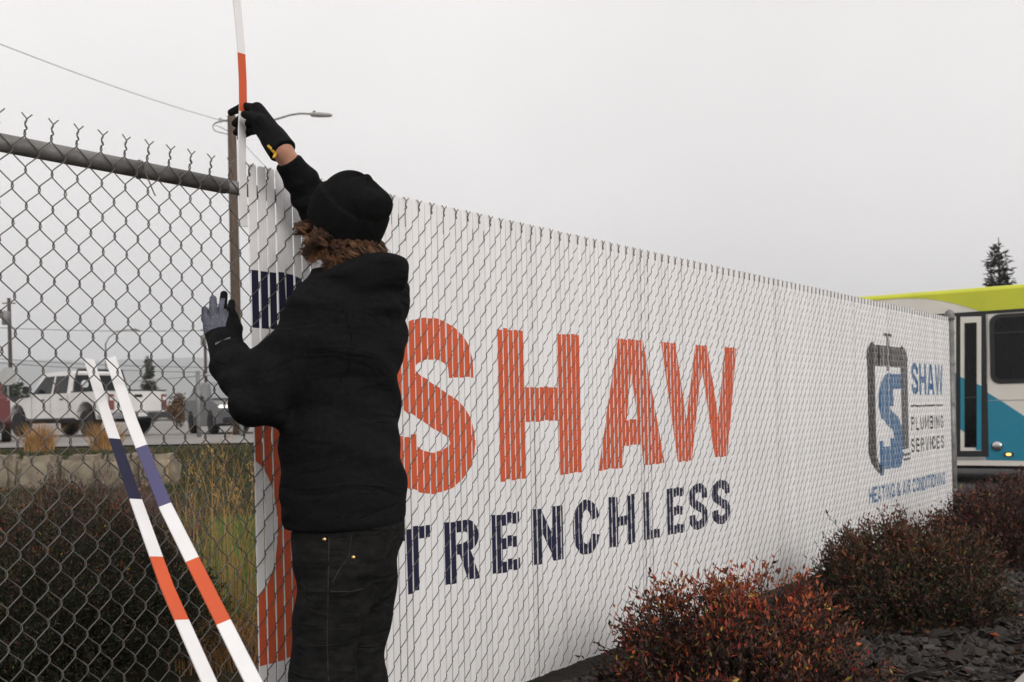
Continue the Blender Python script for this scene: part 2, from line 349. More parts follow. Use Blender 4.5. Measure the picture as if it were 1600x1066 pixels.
# big orange word
zs0, zs1 = .842, 1.400
for c, a, b, t, h, e in (('S', 604, 742, .31, .235, .018), ('H', 779, 907, .30, .235, 0), ('A', 933, 1037, .33, .2, 0), ('W', 1035, 1153, .215, .2, 0)):
    put('o', glyph(c, t, h), fx(a, 640), fx(b, 640), zs0-e, zs1+e)
for c, a, b in zip('TRENCHLESS', (617, 694, 769, 830, 895, 951, 1005, 1041, 1076, 1112), (673, 749, 812, 880, 937, 993, 1030, 1069, 1106, 1141)):
    t = {'T': .34, 'L': .42, 'E': .37, 'I': .4}.get(c, .33); y = 870-(a-640)*.2
    put('n', glyph(c, t, .19), fx(a, y), fx(b, y), .508-(.006 if c in 'CS' else 0), .721+(.006 if c in 'CS' else 0))
# emblem at the far end
def fp(px, py): return on_fence(px, py, -.003)
ex0, ex1 = fx(1356, 640), fx(1419, 640); ez0, ez1 = fp(1388, 737)[1], fp(1388, 541)[1]
Wd, Hd = ex1-ex0, ez1-ez0
def E(polys, k): put(k, polys, ex0, ex1, ez0, ez1)
fr = .18
E([rect(.14, .835, .86, 1.0)]+ribbon(arc(.17, .88, .095, .075, 90, 180, 8), fr, .13)+ribbon(arc(.83, .88, .095, .075, 0, 90, 8), fr, .13), 'k')
E([rect(0, .25, fr, .89), rect(1-fr, .16, 1, .89)]+ribbon([(fr/2, .26), (fr/2, .18), (.12, .11), (.2, .05), (.3, .015)], fr*1.1, .05), 'k')
E([rect(.47, 1.0, .54, 1.075), rect(.4, 1.075, .61, 1.1), rect(.84, .105, 1.04, .125), rect(.84, .065, 1.04, .085), rect(.47, .8, .53, .835)], 'k')
E([quad((.32, .66), (.86, .66), (.86, .78), (.5, .78)), quad((.34, .55), (.6, .55), (.62, .67), (.32, .67)), rect(.82, .615, .9, .81), rect(.3, .52, .62, .6),
   quad((.3, .42), (.56, .52), (.56, .56), (.3, .56))]+ribbon(arc(.55, .56, .2, .17, 200, 92, 10), .2, .12)+ribbon([(.38, .58), (.4, .48), (.52, .42), (.66, .38), (.74, .28), (.72, .16)], .26, .13)
  +[quad((.34, .02), (.78, .02), (.86, .14), (.34, .14)), rect(.34, .1, .6, .2), rect(.26, -.02, .345, .25), rect(.52, .1, .8, .26)], 'b')
word('b', 'SHAW', fx(1424, 592), fx(1473, 592), fp(1448, 617)[1], fp(1448, 569)[1], .27, .2, .16, {'W': 1.25, 'A': 1.1})
MXL = fx(1424, 634); MXR = fx(1473, 634); zz = fp(1448, 634)[1]
PRINT['k'].append(np.array([(MXL, zz-.007), (MXR, zz-.007), (MXR, zz+.007), (MXL, zz+.007)]))
word('k', 'PLUMBING', fx(1424, 661), fx(1474, 661), fp(1449, 671)[1], fp(1449, 650)[1], .22, .17, .42, {'I': .3, 'M': 1.3})
word('k', 'SERVICES', fx(1424, 695), fx(1475, 695), fp(1449, 704)[1], fp(1449, 683)[1], .22, .17, .42, {'I': .3})
word('b', 'HEATING & AIR CONDITIONING', fx(1358, 770), fx(1477, 765), fp(1417, 773)[1], fp(1417, 750)[1], .24, .2, .17, {'I': .3, ' ': .3, '&': 1.2})
# the big letter behind the man: navy upper bow and orange lower bow
def F_(*pp): return np.array([fp(*p) for p in pp])
def zpt(py, px=400): return fp(px, py)[1]
bx = fx(388, 460); zn0, zn1 = zpt(511), zpt(421)
for i, (x0_, x1_) in enumerate(((0, .13),)):
    PRINT['n'].append(np.array([(bx-.5, zn0), (bx+x1_, zn0), (bx+x1_, zn1), (bx-.5, zn1)]))
for q in ribbon(arc(bx+.13, zn0-.16, .16, .16+(zn1-zn0)/2, 90, 0, 14), .17, zn1-zn0): PRINT['n'].append(q)
# orange: outer bow from upper left round the white counter
oz = [zpt(y) for y in (665, 715, 935, 1043)]
cz, hz_ = (oz[1]+oz[2])/2, (oz[1]-oz[2])/2
cpts = [(bx-.02+.105*math.sin(u)**.9, cz+hz_*math.cos(u)) for u in np.linspace(.05, math.pi-.05, 26)]
for (xa, za), (xb, zb) in zip(cpts[:-1], cpts[1:]):
    PRINT['o'].append(np.array([(xa, za), (xb, zb), (bx+.30, zb), (bx+.30, za)]))
PRINT['o'].append(np.array([(bx-.5, oz[3]), (bx+.30, oz[3]+.004), (bx+.30, cpts[-1][1]), (bx-.5, cpts[-1][1])]))
PRINT['o'].append(np.array([(bx-.5, cpts[0][1]), (bx+.30, cpts[0][1]), (bx+.2, oz[0]), (bx-.5, oz[0]+.1)]))

def hits(polys, x):
    iv = []
    for p in polys:
        zs = []; n = len(p)
        for i in range(n):
            (xa, za), (xb, zb) = p[i], p[(i+1) % n]
            if (xa-x)*(xb-x) <= 0 and xa != xb: zs.append(za+(zb-za)*(x-xa)/(xb-xa))
        if len(zs) >= 2: iv.append((min(zs), max(zs)))
    iv.sort(); o = []
    for a, b in iv:
        if b-a < 1e-5: continue
        if o and a <= o[-1][1]+1e-4: o[-1] = (o[-1][0], max(o[-1][1], b))
        else: o.append((a, b))
    return o
SW = .0138; PW = .0116; NSUB = 7
def slat_prof(): # outline of the flattened hollow slat, seen from above
    return [(-SW, -.0006), (-SW+.0014, -.0026), (-.0052, -.0026), (-.0046, -.0021), (-.0040, -.0026), (.0040, -.0026), (.0046, -.0021), (.0052, -.0026), (SW-.0014, -.0026), (SW, -.0006),
            (SW, .0010), (SW-.0014, .0026), (-SW+.0014, .0026), (-SW, .0010)]
def slat_mb(z0, z1):
    mb = MB(); pr = slat_prof(); n = len(pr)
    lev = [(z0, 1), (z1-.006, 1), (z1, .82)]
    vs = [(x*k, y, z) for z, k in lev for x, y in pr]
    fs = [(i*n+j, i*n+(j+1) % n, (i+1)*n+(j+1) % n, (i+1)*n+j) for i in range(2) for j in range(n)]+[tuple(range(n-1, -1, -1)), tuple(2*n+j for j in range(n))]
    return mb.add(vs, fs)
plain = [slat_mb(S_BOT, S_TOP).mesh('slat', M_PVC) for _ in range(1)]
BB = {k: [(p[:, 0].min(), p[:, 0].max(), p) for p in v] for k, v in ((k, [np.asarray(q, float) for q in v]) for k, v in PRINT.items())}
for i in range(N_SLAT):
    xc = X0+(39+i+.5)*A; PW = .0120+.0004*min(1, i/90)
    mb = None; mats_ = [M_PVC]
    for k in PM:
        cand = [p for a, b, p in BB[k] if a < xc+PW and b > xc-PW]
        if not cand: continue
        vs, fs = [], []
        ed = np.linspace(xc-PW, xc+PW, NSUB+1)
        for e0, e1 in zip(ed[:-1], ed[1:]):
            L0, L1, LM = hits(cand, e0+1e-5), hits(cand, e1-1e-5), hits(cand, (e0+e1)/2)
            if not (len(L0) == len(L1) == len(LM)): L0 = L1 = LM
            for (a0, b0), (a1, b1) in zip(L0, L1):
                a0, a1 = max(a0, S_BOT+.002), max(a1, S_BOT+.002); b0, b1 = min(b0, S_TOP-.002), min(b1, S_TOP-.002)
                if b0 <= a0 or b1 <= a1: continue
                o = len(vs); vs += [(e0-xc, -.0030, a0), (e1-xc, -.0030, a1), (e1-xc, -.0030, b1), (e0-xc, -.0030, b0)]; fs.append((o, o+1, o+2, o+3))
        if fs:
            mb = mb or slat_mb(S_BOT, S_TOP); mats_.append(PM[k]); mb.add(vs, fs, len(mats_)-1)
    me = mb.mesh('slat', mats_) if mb else plain[0]
    o = link('slat', me, fence, (xc+random.gauss(0, .0006), random.uniform(-.0004, .0004), random.gauss(0, .0018)))
    o.rotation_euler[2] = random.gauss(0, .03)+(random.choice((-.13, .16)) if random.random() < .06 else 0); o.rotation_euler[1] = random.gauss(0, .0005)

# ---- loose slats: one held in the top of the mesh, two leaning through it
def strip(pts, wdir, bands, name, label, group='loose printed slats', navy=None):
    """pts: centre line; wdir: across direction(s); bands: [(fraction from start, material index)]"""
    pts = [np.array(p, float) for p in pts]; wd = np.array(wdir, float)
    seg = np.linalg.norm(np.diff(pts, axis=0), axis=1); cum = np.r_[0, np.cumsum(seg)]; tot = cum[-1]
    brk = sorted(set([0, 1]+[b[0] for b in bands]+list(np.linspace(0, 1, 25))))
    P = np.array([[np.interp(f*tot, cum, np.array(pts)[:, k]) for k in range(3)] for f in brk])
    mb = MB(); n = len(brk); pr = [(-SW, 0), (-SW+.0012, -.0024), (SW-.0012, -.0024), (SW, 0), (SW-.0012, .0024), (-SW+.0012, .0024)]
    vs = []
    for i in range(n):
        t = P[min(i+1, n-1)]-P[max(i-1, 0)]; t /= np.linalg.norm(t); a = wd-t*np.dot(wd, t); a /= np.linalg.norm(a); b = np.cross(a, t)
        if np.dot(b, FW) < 0: b = -b
        for x, y in pr: vs.append(P[i]+a*x+b*y)
    fs, ms = [], []
    for i in range(n-1):
        mid = (brk[i]+brk[i+1])/2; m_ = [k for f, k in bands if f <= mid][-1]
        for j in range(6): fs.append((i*6+j, i*6+(j+1) % 6, (i+1)*6+(j+1) % 6, (i+1)*6+j)); ms.append(m_ if j in (0, 1, 2) else 0)
    mb.add(vs, fs); mb.m[-len(fs):] = ms
    mb.add([vs[j] for j in range(6)]+[vs[-6+j] for j in range(6)], [tuple(range(6)), tuple(range(11, 5, -1))], 0)
    org = P[0]; mb.v = [tuple(np.array(v)-org) for v in mb.v]
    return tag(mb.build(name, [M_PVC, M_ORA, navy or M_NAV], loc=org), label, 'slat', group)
hx = X0+38.5*A
def H_(px, py): return np.array([hx+(px-383)/560, .0, zpt(py, 383)])
hb = [H_(382, 354), H_(381.5, 300), H_(381, 250), H_(382, 205), H_(385, 165), H_(385.5, 120), H_(384, 85), H_(381, 40), H_(377, 0)]
last = hb[-1]; hb += [last+np.array([-.04, -.01, .2]), last+np.array([-.12, -.03, .55]), last+np.array([-.26, -.05, .95])]
cum = np.r_[0, np.cumsum(np.linalg.norm(np.diff(hb, axis=0), axis=1))]
strip(hb, (1, .1, 0), [(0, 0), (cum[4]/cum[-1]-.012, 1), (cum[6]/cum[-1], 0)], 'loose_slat', 'white plastic slat with an orange band held upright in the raised black glove')
def lean(path, bands, wdir, label, navy=None):
    return strip(path, wdir, bands, 'loose_slat', label, navy=navy)
def pathZ(pp): return [at(*p) for p in pp]
p1 = pathZ([(139, 562, 2.55), (163, 640, 2.43), (210, 775, 2.18), (262, 920, 1.93), (326, 1064, 1.72), (372, 1165, 1.60), (440, 1290, 1.48)])
p2 = pathZ([(173, 560, 2.57), (206, 660, 2.40), (258, 790, 2.14), (318, 910, 1.93), (395, 1064, 1.71), (452, 1165, 1.58), (520, 1270, 1.47)])
def bands_px(path, pys):
    o = []; c_ = np.r_[0, np.cumsum(np.linalg.norm(np.diff(path, axis=0), axis=1))]
    return c_
def frac(path, pp, py):
    c_ = np.r_[0, np.cumsum(np.linalg.norm(np.diff(path, axis=0), axis=1))]; ys = [p[1] for p in pp]
    return float(np.interp(py, ys, c_)/c_[-1])
q1 = [(0, 562), (0, 640), (0, 775), (0, 920), (0, 1064), (0, 1165), (0, 1290)]; q2 = [(0, 560), (0, 660), (0, 790), (0, 910), (0, 1064), (0, 1165), (0, 1270)]
lean(p1, [(0, 0), (frac(p1, q1, 690), 2), (frac(p1, q1, 782), 0), (frac(p1, q1, 875), 1), (frac(p1, q1, 974), 0)], RT*.62+FW*.72, 'white slat leaning through the mesh with a deep navy band, left of the two')
lean(p2, [(0, 0), (frac(p2, q2, 702), 2), (frac(p2, q2, 790), 0), (frac(p2, q2, 878), 1), (frac(p2, q2, 978), 0)], RT*1.0-FW*.1, 'white slat leaning through the mesh with a navy band tinted violet for sky glare, nearer the man', M_NAV_GLARE)
# ------------------------------------------------------------------ the man
def cap(P, a, b, r1, r2=None):
    r2 = r1 if r2 is None else r2; a = np.asarray(a, float); b = np.asarray(b, float); d = b-a
    t = np.clip(((P-a)@d)/np.dot(d, d), 0, 1)
    return np.linalg.norm(P-a-t[:, None]*d, axis=1)-(r1+(r2-r1)*t)
def ell(P, c, r, ax=None):
    q = P-np.asarray(c, float)
    if ax is not None: q = q@np.asarray(ax).T
    r = np.asarray(r, float); k0 = np.linalg.norm(q/r, axis=1); k1 = np.linalg.norm(q/(r*r), axis=1)+1e-9
    return k0*(k0-1)/k1
def smin(a, b, k): h = np.clip(.5+.5*(b-a)/k, 0, 1); return b+(a-b)*h-k*h*(1-h)
def chain(P, pts, rs, k=.02):
    d = None
    for i in range(len(pts)-1):
        c = cap(P, pts[i], pts[i+1], rs[i], rs[i+1]); d = c if d is None else smin(d, c, k)
    return d
def sdf_mesh(name, fn, lo, hi, h, mats, slot=None, smooth_it=1):
    lo = np.asarray(lo, float); hi = np.asarray(hi, float); n = np.ceil((hi-lo)/h).astype(int)+1
    ax = [lo[i]+h*np.arange(n[i]) for i in range(3)]
    G = np.stack(np.meshgrid(*ax, indexing='ij'), -1).reshape(-1, 3)
    D = np.concatenate([fn(c) for c in np.array_split(G, max(1, len(G)//300000))]).reshape(n)
    S = D < 0; cn = n-1
    acc = np.zeros((*cn, 3)); cnt = np.zeros(cn)
    base = np.stack(np.meshgrid(*[np.arange(c) for c in cn], indexing='ij'), -1)
    for axis in range(3):
        oth = [a for a in range(3) if a != axis]
        for da in (0, 1):
            for db in (0, 1):
                s0 = [slice(0, cn[i]) for i in range(3)]; s1 = list(s0)
                s0[oth[0]] = slice(da, da+cn[oth[0]]); s0[oth[1]] = slice(db, db+cn[oth[1]])
                s1 = list(s0); s1[axis] = slice(1, 1+cn[axis])
                d0, d1 = D[tuple(s0)], D[tuple(s1)]; cr_ = (d0 < 0) != (d1 < 0)
                t = np.where(cr_, d0/np.where(cr_, d0-d1, 1), 0)
                off = np.zeros((*cn, 3)); off[..., oth[0]] = da; off[..., oth[1]] = db; off[..., axis] = t
                acc += np.where(cr_[..., None], off, 0); cnt += cr_
    on = cnt > 0; idx = -np.ones(cn, int); idx[on] = np.arange(on.sum())
    V = lo+h*(base[on]+acc[on]/cnt[on][:, None])
    Q = []
    for axis in range(3):
        o1, o2 = [(1, 2), (2, 0), (0, 1)][axis]
        sl0 = [slice(0, n[i]) for i in range(3)]; sl0[o1] = slice(1, cn[o1]); sl0[o2] = slice(1, cn[o2])
        a = list(sl0); a[axis] = slice(0, n[axis]-1); b = list(sl0); b[axis] = slice(1, n[axis])
        s0, s1 = S[tuple(a)], S[tuple(b)]; ed = np.argwhere(s0 != s1)
        if not len(ed): continue
        flip = s0[tuple(ed.T)]
        ed = ed.copy(); ed[:, o1] += 1; ed[:, o2] += 1
        def ci(d1, d2):
            e = ed.copy(); e[:, o1] -= d1; e[:, o2] -= d2; return idx[tuple(e.T)]
        q = np.stack([ci(1, 1), ci(0, 1), ci(0, 0), ci(1, 0)], -1); q[~flip] = q[~flip][:, ::-1]; Q.append(q)
    Q = np.concatenate(Q)
    for _ in range(smooth_it):         # a light Laplacian pass
        E2 = np.concatenate([Q[:, [0, 1]], Q[:, [1, 2]], Q[:, [2, 3]], Q[:, [3, 0]]]); s = np.zeros_like(V); c = np.zeros(len(V))
        for k in range(3): s[:, k] = np.bincount(E2[:, 0], V[E2[:, 1], k], len(V))+np.bincount(E2[:, 1], V[E2[:, 0], k], len(V))
        c = np.bincount(E2[:, 0], minlength=len(V))+np.bincount(E2[:, 1], minlength=len(V)); V = .5*V+.5*s/c[:, None]
    mi = slot(V[Q].mean(1)) if slot else None
    return raw_mesh(name, V, Q, mats, mi, smooth=True)

def mat_cloth(name, col, ribs=None, **k): return mat(name, col, .95, .25, 90, .35, 400, spec=.06, **k)
M_HOOD = mat_cloth('black cotton fleece', (.0088, .0088, .0092), wrinkle=(7, .8, .03)); M_PANT = mat('faded black canvas', (.0115, .0112, .011), .9, .4, 40, .3, 500, spec=.1, wrinkle=(13, .8, .02))
M_KNIT = mat('black ribbed knit', (.0075, .0078, .0078), .95, .3, 60, .5, 300, spec=.06)
M_SKIN = mat('skin', (.50, .25, .17), .55, .08, 12, .1, 200, spec=.35)
M_GLB = mat('black glove fabric', (.0065, .0065, .007), .85, .3, 60, .4, 300, spec=.12)
M_GLG = mat('grey heather glove knit', (.045, .047, .058), .95, col2=(.20, .21, .26), scale=330, bump=.5, bscale=400, spec=.1, detail=2)
M_YEL = mat('yellow rubber tab', (.55, .33, .02), .6, .1)
M_HAIR = mat('brown curly hair', (.022, .010, .005), .6, col2=(.10, .044, .02), scale=30, spec=.35)
M_BRASS = mat('brass rivet', (.55, .36, .15), .3, .1, metal=1)
M_PALE = mat('pale grey print', (.42, .42, .44), .7, .1)
M_BOOT = mat('dark leather', (.03, .022, .015), .6, .2)

J = dict(pel=at(543, 845, 2.60), chest=at(535, 560, 2.60), neck=at(543, 452, 2.60), lsh=at(503, 497, 2.50), rsh=at(592, 468, 2.77),
         lel=at(404, 613, 2.43), lwr=at(350, 548, 2.62), rel=at(510, 346, 2.86), rwr=at(438, 231, 2.72), rsl=at(450, 251, 2.745),
         lhip=at(522, 870, 2.53), rhip=at(566, 868, 2.69), head=at(541, 352, 2.60))
FAC = math.radians(105); PF = np.array([math.cos(FAC), math.sin(FAC), 0]); PR = np.array([math.sin(FAC), -math.cos(FAC), 0])
PX = np.stack([PR, PF, UP])         # rows: right, front, up
foot_l = J['lhip'].copy(); foot_l[2] = .08; foot_r = J['rhip'].copy(); foot_r[2] = .08
foot_l += PF*.03; foot_r -= PF*.01
def mid(a, b, t=.5): return a+(b-a)*t
knl = mid(J['lhip'], foot_l)+PF*.03; knr = mid(J['rhip'], foot_r)+PF*.03
# head frame: turned to the raised hand and tipped back
hf = -.74*RT+.67*FW; hf /= np.linalg.norm(hf); el = R(24); HF = hf*math.cos(el)+UP*math.sin(el); HR = np.cross(hf, UP); HR /= np.linalg.norm(HR); HU = np.cross(HR, HF)
HX = np.stack([HR, HF, HU]); hd = J['head']
def hp(r, f, u): return hd+HR*r+HF*f+HU*u
man = thing('person', 'man in black beanie, hoodie and trousers reaching up to feed a slat into the fence', 'person', (J['pel'][0], J['pel'][1], 0))
MO = np.array(man.location)
def place(o): o.location = [-v for v in MO]; return o
def body(P):
    d = ell(P, hp(0, .004, .018), (.074, .094, .098), HX)
    d = smin(d, ell(P, hp(0, .03, -.055), (.055, .062, .062), HX), .03)
    d = smin(d, cap(P, hp(0, .088, .005), hp(0, .112, -.03), .010, .014), .012)           # nose
    d = smin(d, ell(P, hp(0, .088, -.068), (.024, .012, .008), HX), .008)                 # lips
    d = smin(d, ell(P, hp(0, .078, -.1), (.022, .02, .016), HX), .02)                     # chin
    for s in (-1, 1):
        d = smin(d, ell(P, hp(s*.032, .082, .012), (.016, .008, .008), HX), .006)
        d = smin(d, ell(P, hp(s*.076, -.008, -.012), (.010, .018, .031), HX), .008)       # ears
    d = smin(d, cap(P, hp(0, -.02, -.05), J['neck'], .056, .062), .03)
    tor = chain(P, [J['neck']-UP*.05, J['chest']+PF*.015, J['pel']+PF*.005], [.07, .10, .105], .05); d = smin(d, tor, .05)
    d = smin(d, cap(P, mid(J['lsh'], J['rsh'], .08), mid(J['lsh'], J['rsh'], .92), .045), .04)
    d = smin(d, chain(P, [J['lsh'], J['lel'], J['lwr'], mid(J['lwr'], LH_k, .5)], [.045, .04, .026, .012], .02), .03)
    d = smin(d, chain(P, [J['rsh'], J['rel'], J['rwr'], mid(J['rwr'], RH_k, .6)], [.045, .040, .0275, .012], .02), .03)
    d = smin(d, chain(P, [J['lhip'], knl, foot_l], [.08, .055, .04], .02), .04)
    return smin(d, chain(P, [J['rhip'], knr, foot_r], [.08, .055, .04], .02), .04)
# hands: knuckles, then each finger from knuckle to tip
zl = 2.665
LH_k = at(344, 503, zl)
LF = [[at(326, 513, zl), at(321, 498, zl+.004), at(320, 484, zl+.020)],
      [at(336, 506, zl), at(333, 485, zl+.006), at(333, 467, zl+.022)],
      [at(348, 503, zl), at(348, 481, zl+.006), at(350, 460, zl+.024)],
      [at(360, 507, zl+.01), at(361, 487, zl+.02), at(362, 473, zl+.045)]]
LT = [at(369, 536, zl+.005), at(371, 513, zl+.022), at(366, 493, zl+.04)]
RH_k = at(405, 184, 2.75)
RF = [[at(402, 170, 2.750), at(381, 166, 2.792), at(361, 176, 2.785)],
      [at(404, 180, 2.752), at(381, 181, 2.796), at(367, 193, 2.785)],
      [at(406, 191, 2.752), at(382, 195, 2.797), at(369, 207, 2.787)],
      [at(409, 202, 2.750), at(387, 207, 2.792), at(375, 216, 2.787)]]
RTm = [at(426, 210, 2.715), at(405, 188, 2.715), at(382, 179, 2.738)]
place(link('body', sdf_mesh('body', body, np.minimum(foot_r, foot_l)-[.35, .35, .12], np.array([2.3, .25, 2.08]), .0105, M_SKIN), man))
# feet hidden in boots
for f in (foot_l, foot_r):
    bm_ = sdf_mesh('boot', lambda P, f=f: np.maximum(smin(cap(P, f-UP*.02+PF*.0, f+PF*.17-UP*.04, .055, .047), cap(P, f-UP*.02, f+UP*.10, .058), .03), -(P[:, 2]-.002)), f-[.25, .25, .12], f+[.25, .25, .2], .012, M_BOOT)
    place(link('boot', bm_, man))

def stack(P, tab, ax0, ax1):
    """stacked ovals along the line ax0(bottom)->ax1(top): rows (z, half width, half depth, shift right, shift front)"""
    tab = np.array(tab); z = P[:, 2]; t = (z-ax0[2])/(ax1[2]-ax0[2]); c = ax0[:2]+(ax1[:2]-ax0[:2])*np.clip(t, -.2, 1.2)[:, None]
    a, b, sx, sy = [np.interp(z, tab[:, 0], tab[:, k]) for k in (1, 2, 3, 4)]
    q = P[:, :2]-c-sx[:, None]*PR[:2]-sy[:, None]*PF[:2]
    x, y = q@PR[:2], q@PF[:2]; k = (np.abs(x/a)**2.3+np.abs(y/b)**2.3)**(1/2.3)
    d = (k-1)*np.minimum(a, b)
    return np.maximum(d, np.maximum(tab[0, 0]-z, z-tab[-1, 0]))
def folds(P, amp, f, dirn, warp=.35, seed=0):
    q = P@np.asarray(dirn, float); s = seed
    wv = np.sin(P[:, 0]*9+s)+np.sin(P[:, 1]*8+2*s)+np.sin(P[:, 2]*7+3*s)
    return amp*(np.sin(q*f+warp*3*wv+s)*.6+.4*np.sin(q*f*1.9+warp*4*wv+1.7*s))
hem = at(540, 815, 2.6)[2]
TOR = [(hem-.01, .165, .138, 0, .004), (hem+.012, .172, .146, 0, .004), (hem+.05, .172, .146, 0, .004), (hem+.075, .180, .149, 0, .006), (hem+.16, .180, .134, 0, .006), (hem+.28, .182, .126, 0, .016), (hem+.36, .186, .124, 0, .017), (hem+.44, .198, .132, 0, .004),
       (hem+.50, .200, .122, 0, -.008), (hem+.56, .188, .108, 0, -.008), (hem+.61, .14, .09, 0, 0), (hem+.66, .085, .075, 0, .01)]
nk = J['neck']
def hood_ring():
    pts = []
    for a in np.linspace(0, 2*math.pi, 25):
        r = np.array([.098*math.sin(a), (.10 if math.cos(a) > 0 else .086)*math.cos(a)])    # a = 0 front
        bk = .5-.5*math.cos(a)
        pts.append(nk+PR*r[0]+PF*(r[1]-.006-.022*bk)+UP*(-.040+.078*bk))
    return pts
HRG = hood_ring()
def hoodie(P):
    d = stack(P, TOR, at(541, 815, 2.60), at(541, 452, 2.60))
    d = smin(d, cap(P, mid(J['lsh'], J['rsh'], .02)-UP*.01, mid(J['lsh'], J['rsh'], .98)-UP*.01, .074), .05)
    la = chain(P, [J['lsh']-UP*.01, J['lel']-UP*.006, mid(J['lel'], J['lwr'], .72)], [.078, .069, .059], .03)
    near_el = np.exp(-((np.linalg.norm(P-J['lel'], axis=1)/.17)**2))
    ad = (J['lel']-J['lsh'])/np.linalg.norm(J['lel']-J['lsh'])
    la += folds(P, .0085, 62, ad*.8+UP*.3, .25, 1.3)*(near_el+.25)
    d = smin(d, la, .045)
    cuff = cap(P, mid(J['lel'], J['lwr'], .62), mid(J['lel'], J['lwr'], .86), .046, .043); d = smin(d, cuff, .008)
    rd = (J['rsl']-J['rel'])/np.linalg.norm(J['rsl']-J['rel'])
    ra = chain(P, [J['rsh'], J['rel'], J['rsl']-rd*.075], [.085, .066, .050], .03)+folds(P, .0075, 75, rd, .25, 2.1)
    d = smin(d, ra, .03); cf = np.maximum(cap(P, J['rsl']-rd*.08, J['rsl']+rd*.03, .041, .035), (P-J['rsl'])@rd); d = smin(d, cf, .006)
    # hood thrown back round the neck
    hd_ = None
    for i in range(24):
        k = .5-.5*math.cos(2*math.pi*(i+.5)/24); c = cap(P, HRG[i], HRG[i+1], .035+.013*k); hd_ = c if hd_ is None else smin(hd_, c, .012)
    po = ell(P, nk-PF*.066-UP*.045, (.122, .062, .082), PX); po = smin(po, ell(P, nk-PF*.070+UP*.022, (.104, .058, .05), PX), .012)
    hd_ = smin(hd_, po, .018)+folds(P, .0075, 62, UP*.9+PF*.35, .3, .4)
    d = smin(d, hd_, .008)
    zz = P[:, 2]; d = d+folds(P, .0095, 40, UP*.85+PR*.45, .42, .7)*sstep(zz, hem+.06, hem+.13)*(1-.6*sstep(zz, hem+.35, hem+.55))
    neckhole = cap(P, nk+UP*.0, hp(0, 0, -.03), .062, .075)
    return np.maximum(d, -neckhole)
hood_me = sdf_mesh('hoodie', hoodie, np.array([1.30, -.78, hem-.05]), np.array([2.25, .12, 2.04]), .0085, M_HOOD, smooth_it=1)
hoo = place(link('hoodie', hood_me, man))
M_STI = mat('black stitching', (.004, .004, .004), .95, .2, 80, spec=.02)
def hseam(pts, r=.0022):
    pp = []
    for (a, b), (c, d) in zip(pts[:-1], pts[1:]):
        for t in np.linspace(0, 1, 10, endpoint=False):
            zs = np.linspace(2.2, 2.95, 160); PP = np.array([at(a+(c-a)*t, b+(d-b)*t, z) for z in zs]); v = hoodie(PP)
            if (v < 0).any(): pp.append(PP[int(np.argmax(v < 0))])
    MB().tube(pp, r, 5).build('seam', M_STI, hoo)
hseam([(516, 466), (540, 492), (549, 530), (545, 572), (530, 600)]); hseam([(448, 790), (500, 806), (560, 810), (630, 782)]); hseam([(338, 566), (354, 571), (372, 566)])
lc = at(474, 452, 2.46); MB().tube([lc, lc+np.array([.0, -.006, -.018])], .0035, 8).build('drawstring_tip', M_PALE, hoo)

def pants(P):
    hip = mid(J['lhip'], J['rhip'])
    d = stack(P, [(.60, .09, .07, 0, 0), (.68, .125, .10, 0, 0), (.75, .155, .126, 0, -.003), (.80, .160, .130, 0, -.002), (.87, .165, .134, 0, -.005), (hem+.05, .155, .125, 0, 0)], hip, hip+UP*.3)
    l = chain(P, [J['lhip']-UP*.02, knl, foot_l+UP*.03], [.094, .079, .075], .03); r_ = chain(P, [J['rhip']-UP*.02, knr, foot_r+UP*.03], [.094, .078, .075], .03)
    d = smin(d, l, .05); d = smin(d, r_, .035)
    d = d+folds(P, .0065, 38, UP*.8+PF*.5, .42, 2.2)+folds(P, .004, 26, PR*.8+UP*.45, .3, .2)
    return np.maximum(d, .045-P[:, 2])
pan = place(link('trousers', sdf_mesh('trousers', pants, np.minimum(foot_l, foot_r)-[.3, .3, .06], np.array([2.2, .1, hem+.06]), .0095, M_PANT), man))
def on_surf(px, py, fn, z0=2.2, z1=2.9):
    zs = np.linspace(z0, z1, 400); P = np.array([at(px, py, z) for z in zs]); v = fn(P); i = int(np.argmax(v < 0)); return P[i]
for px, py in ((507, 843), (552, 871)):
    p = on_surf(px, py, pants); vd = (CAM-p)/np.linalg.norm(CAM-p)
    MB().tube([p-vd*.004, p+vd*.003, p+vd*.0045], [.0052, .0052, .003], 12).build('rivet', M_BRASS, pan, smooth=True)
M_SEAM = mat('worn seam thread', (.02, .02, .02), .9, .2, 60)
def seam(pts, fn, r=.0016):
    pp = [on_surf(x, y, fn) for x, y in pts]; MB().tube(pp, r, 5).build('seam', M_SEAM, pan)
def dense(pts, n=14):
    o = []
    for (a, b), (c, d) in zip(pts[:-1], pts[1:]): o += [(a+(c-a)*t, b+(d-b)*t) for t in np.linspace(0, 1, n, endpoint=False)]
    return o+[pts[-1]]
seam(dense([(514, 840), (513, 900), (511, 1000), (513, 1064)]), pants); seam(dense([(549, 838), (545, 870), (530, 890), (520, 910)]), pants); seam(dense([(516, 924), (545, 925), (568, 920)]), pants)

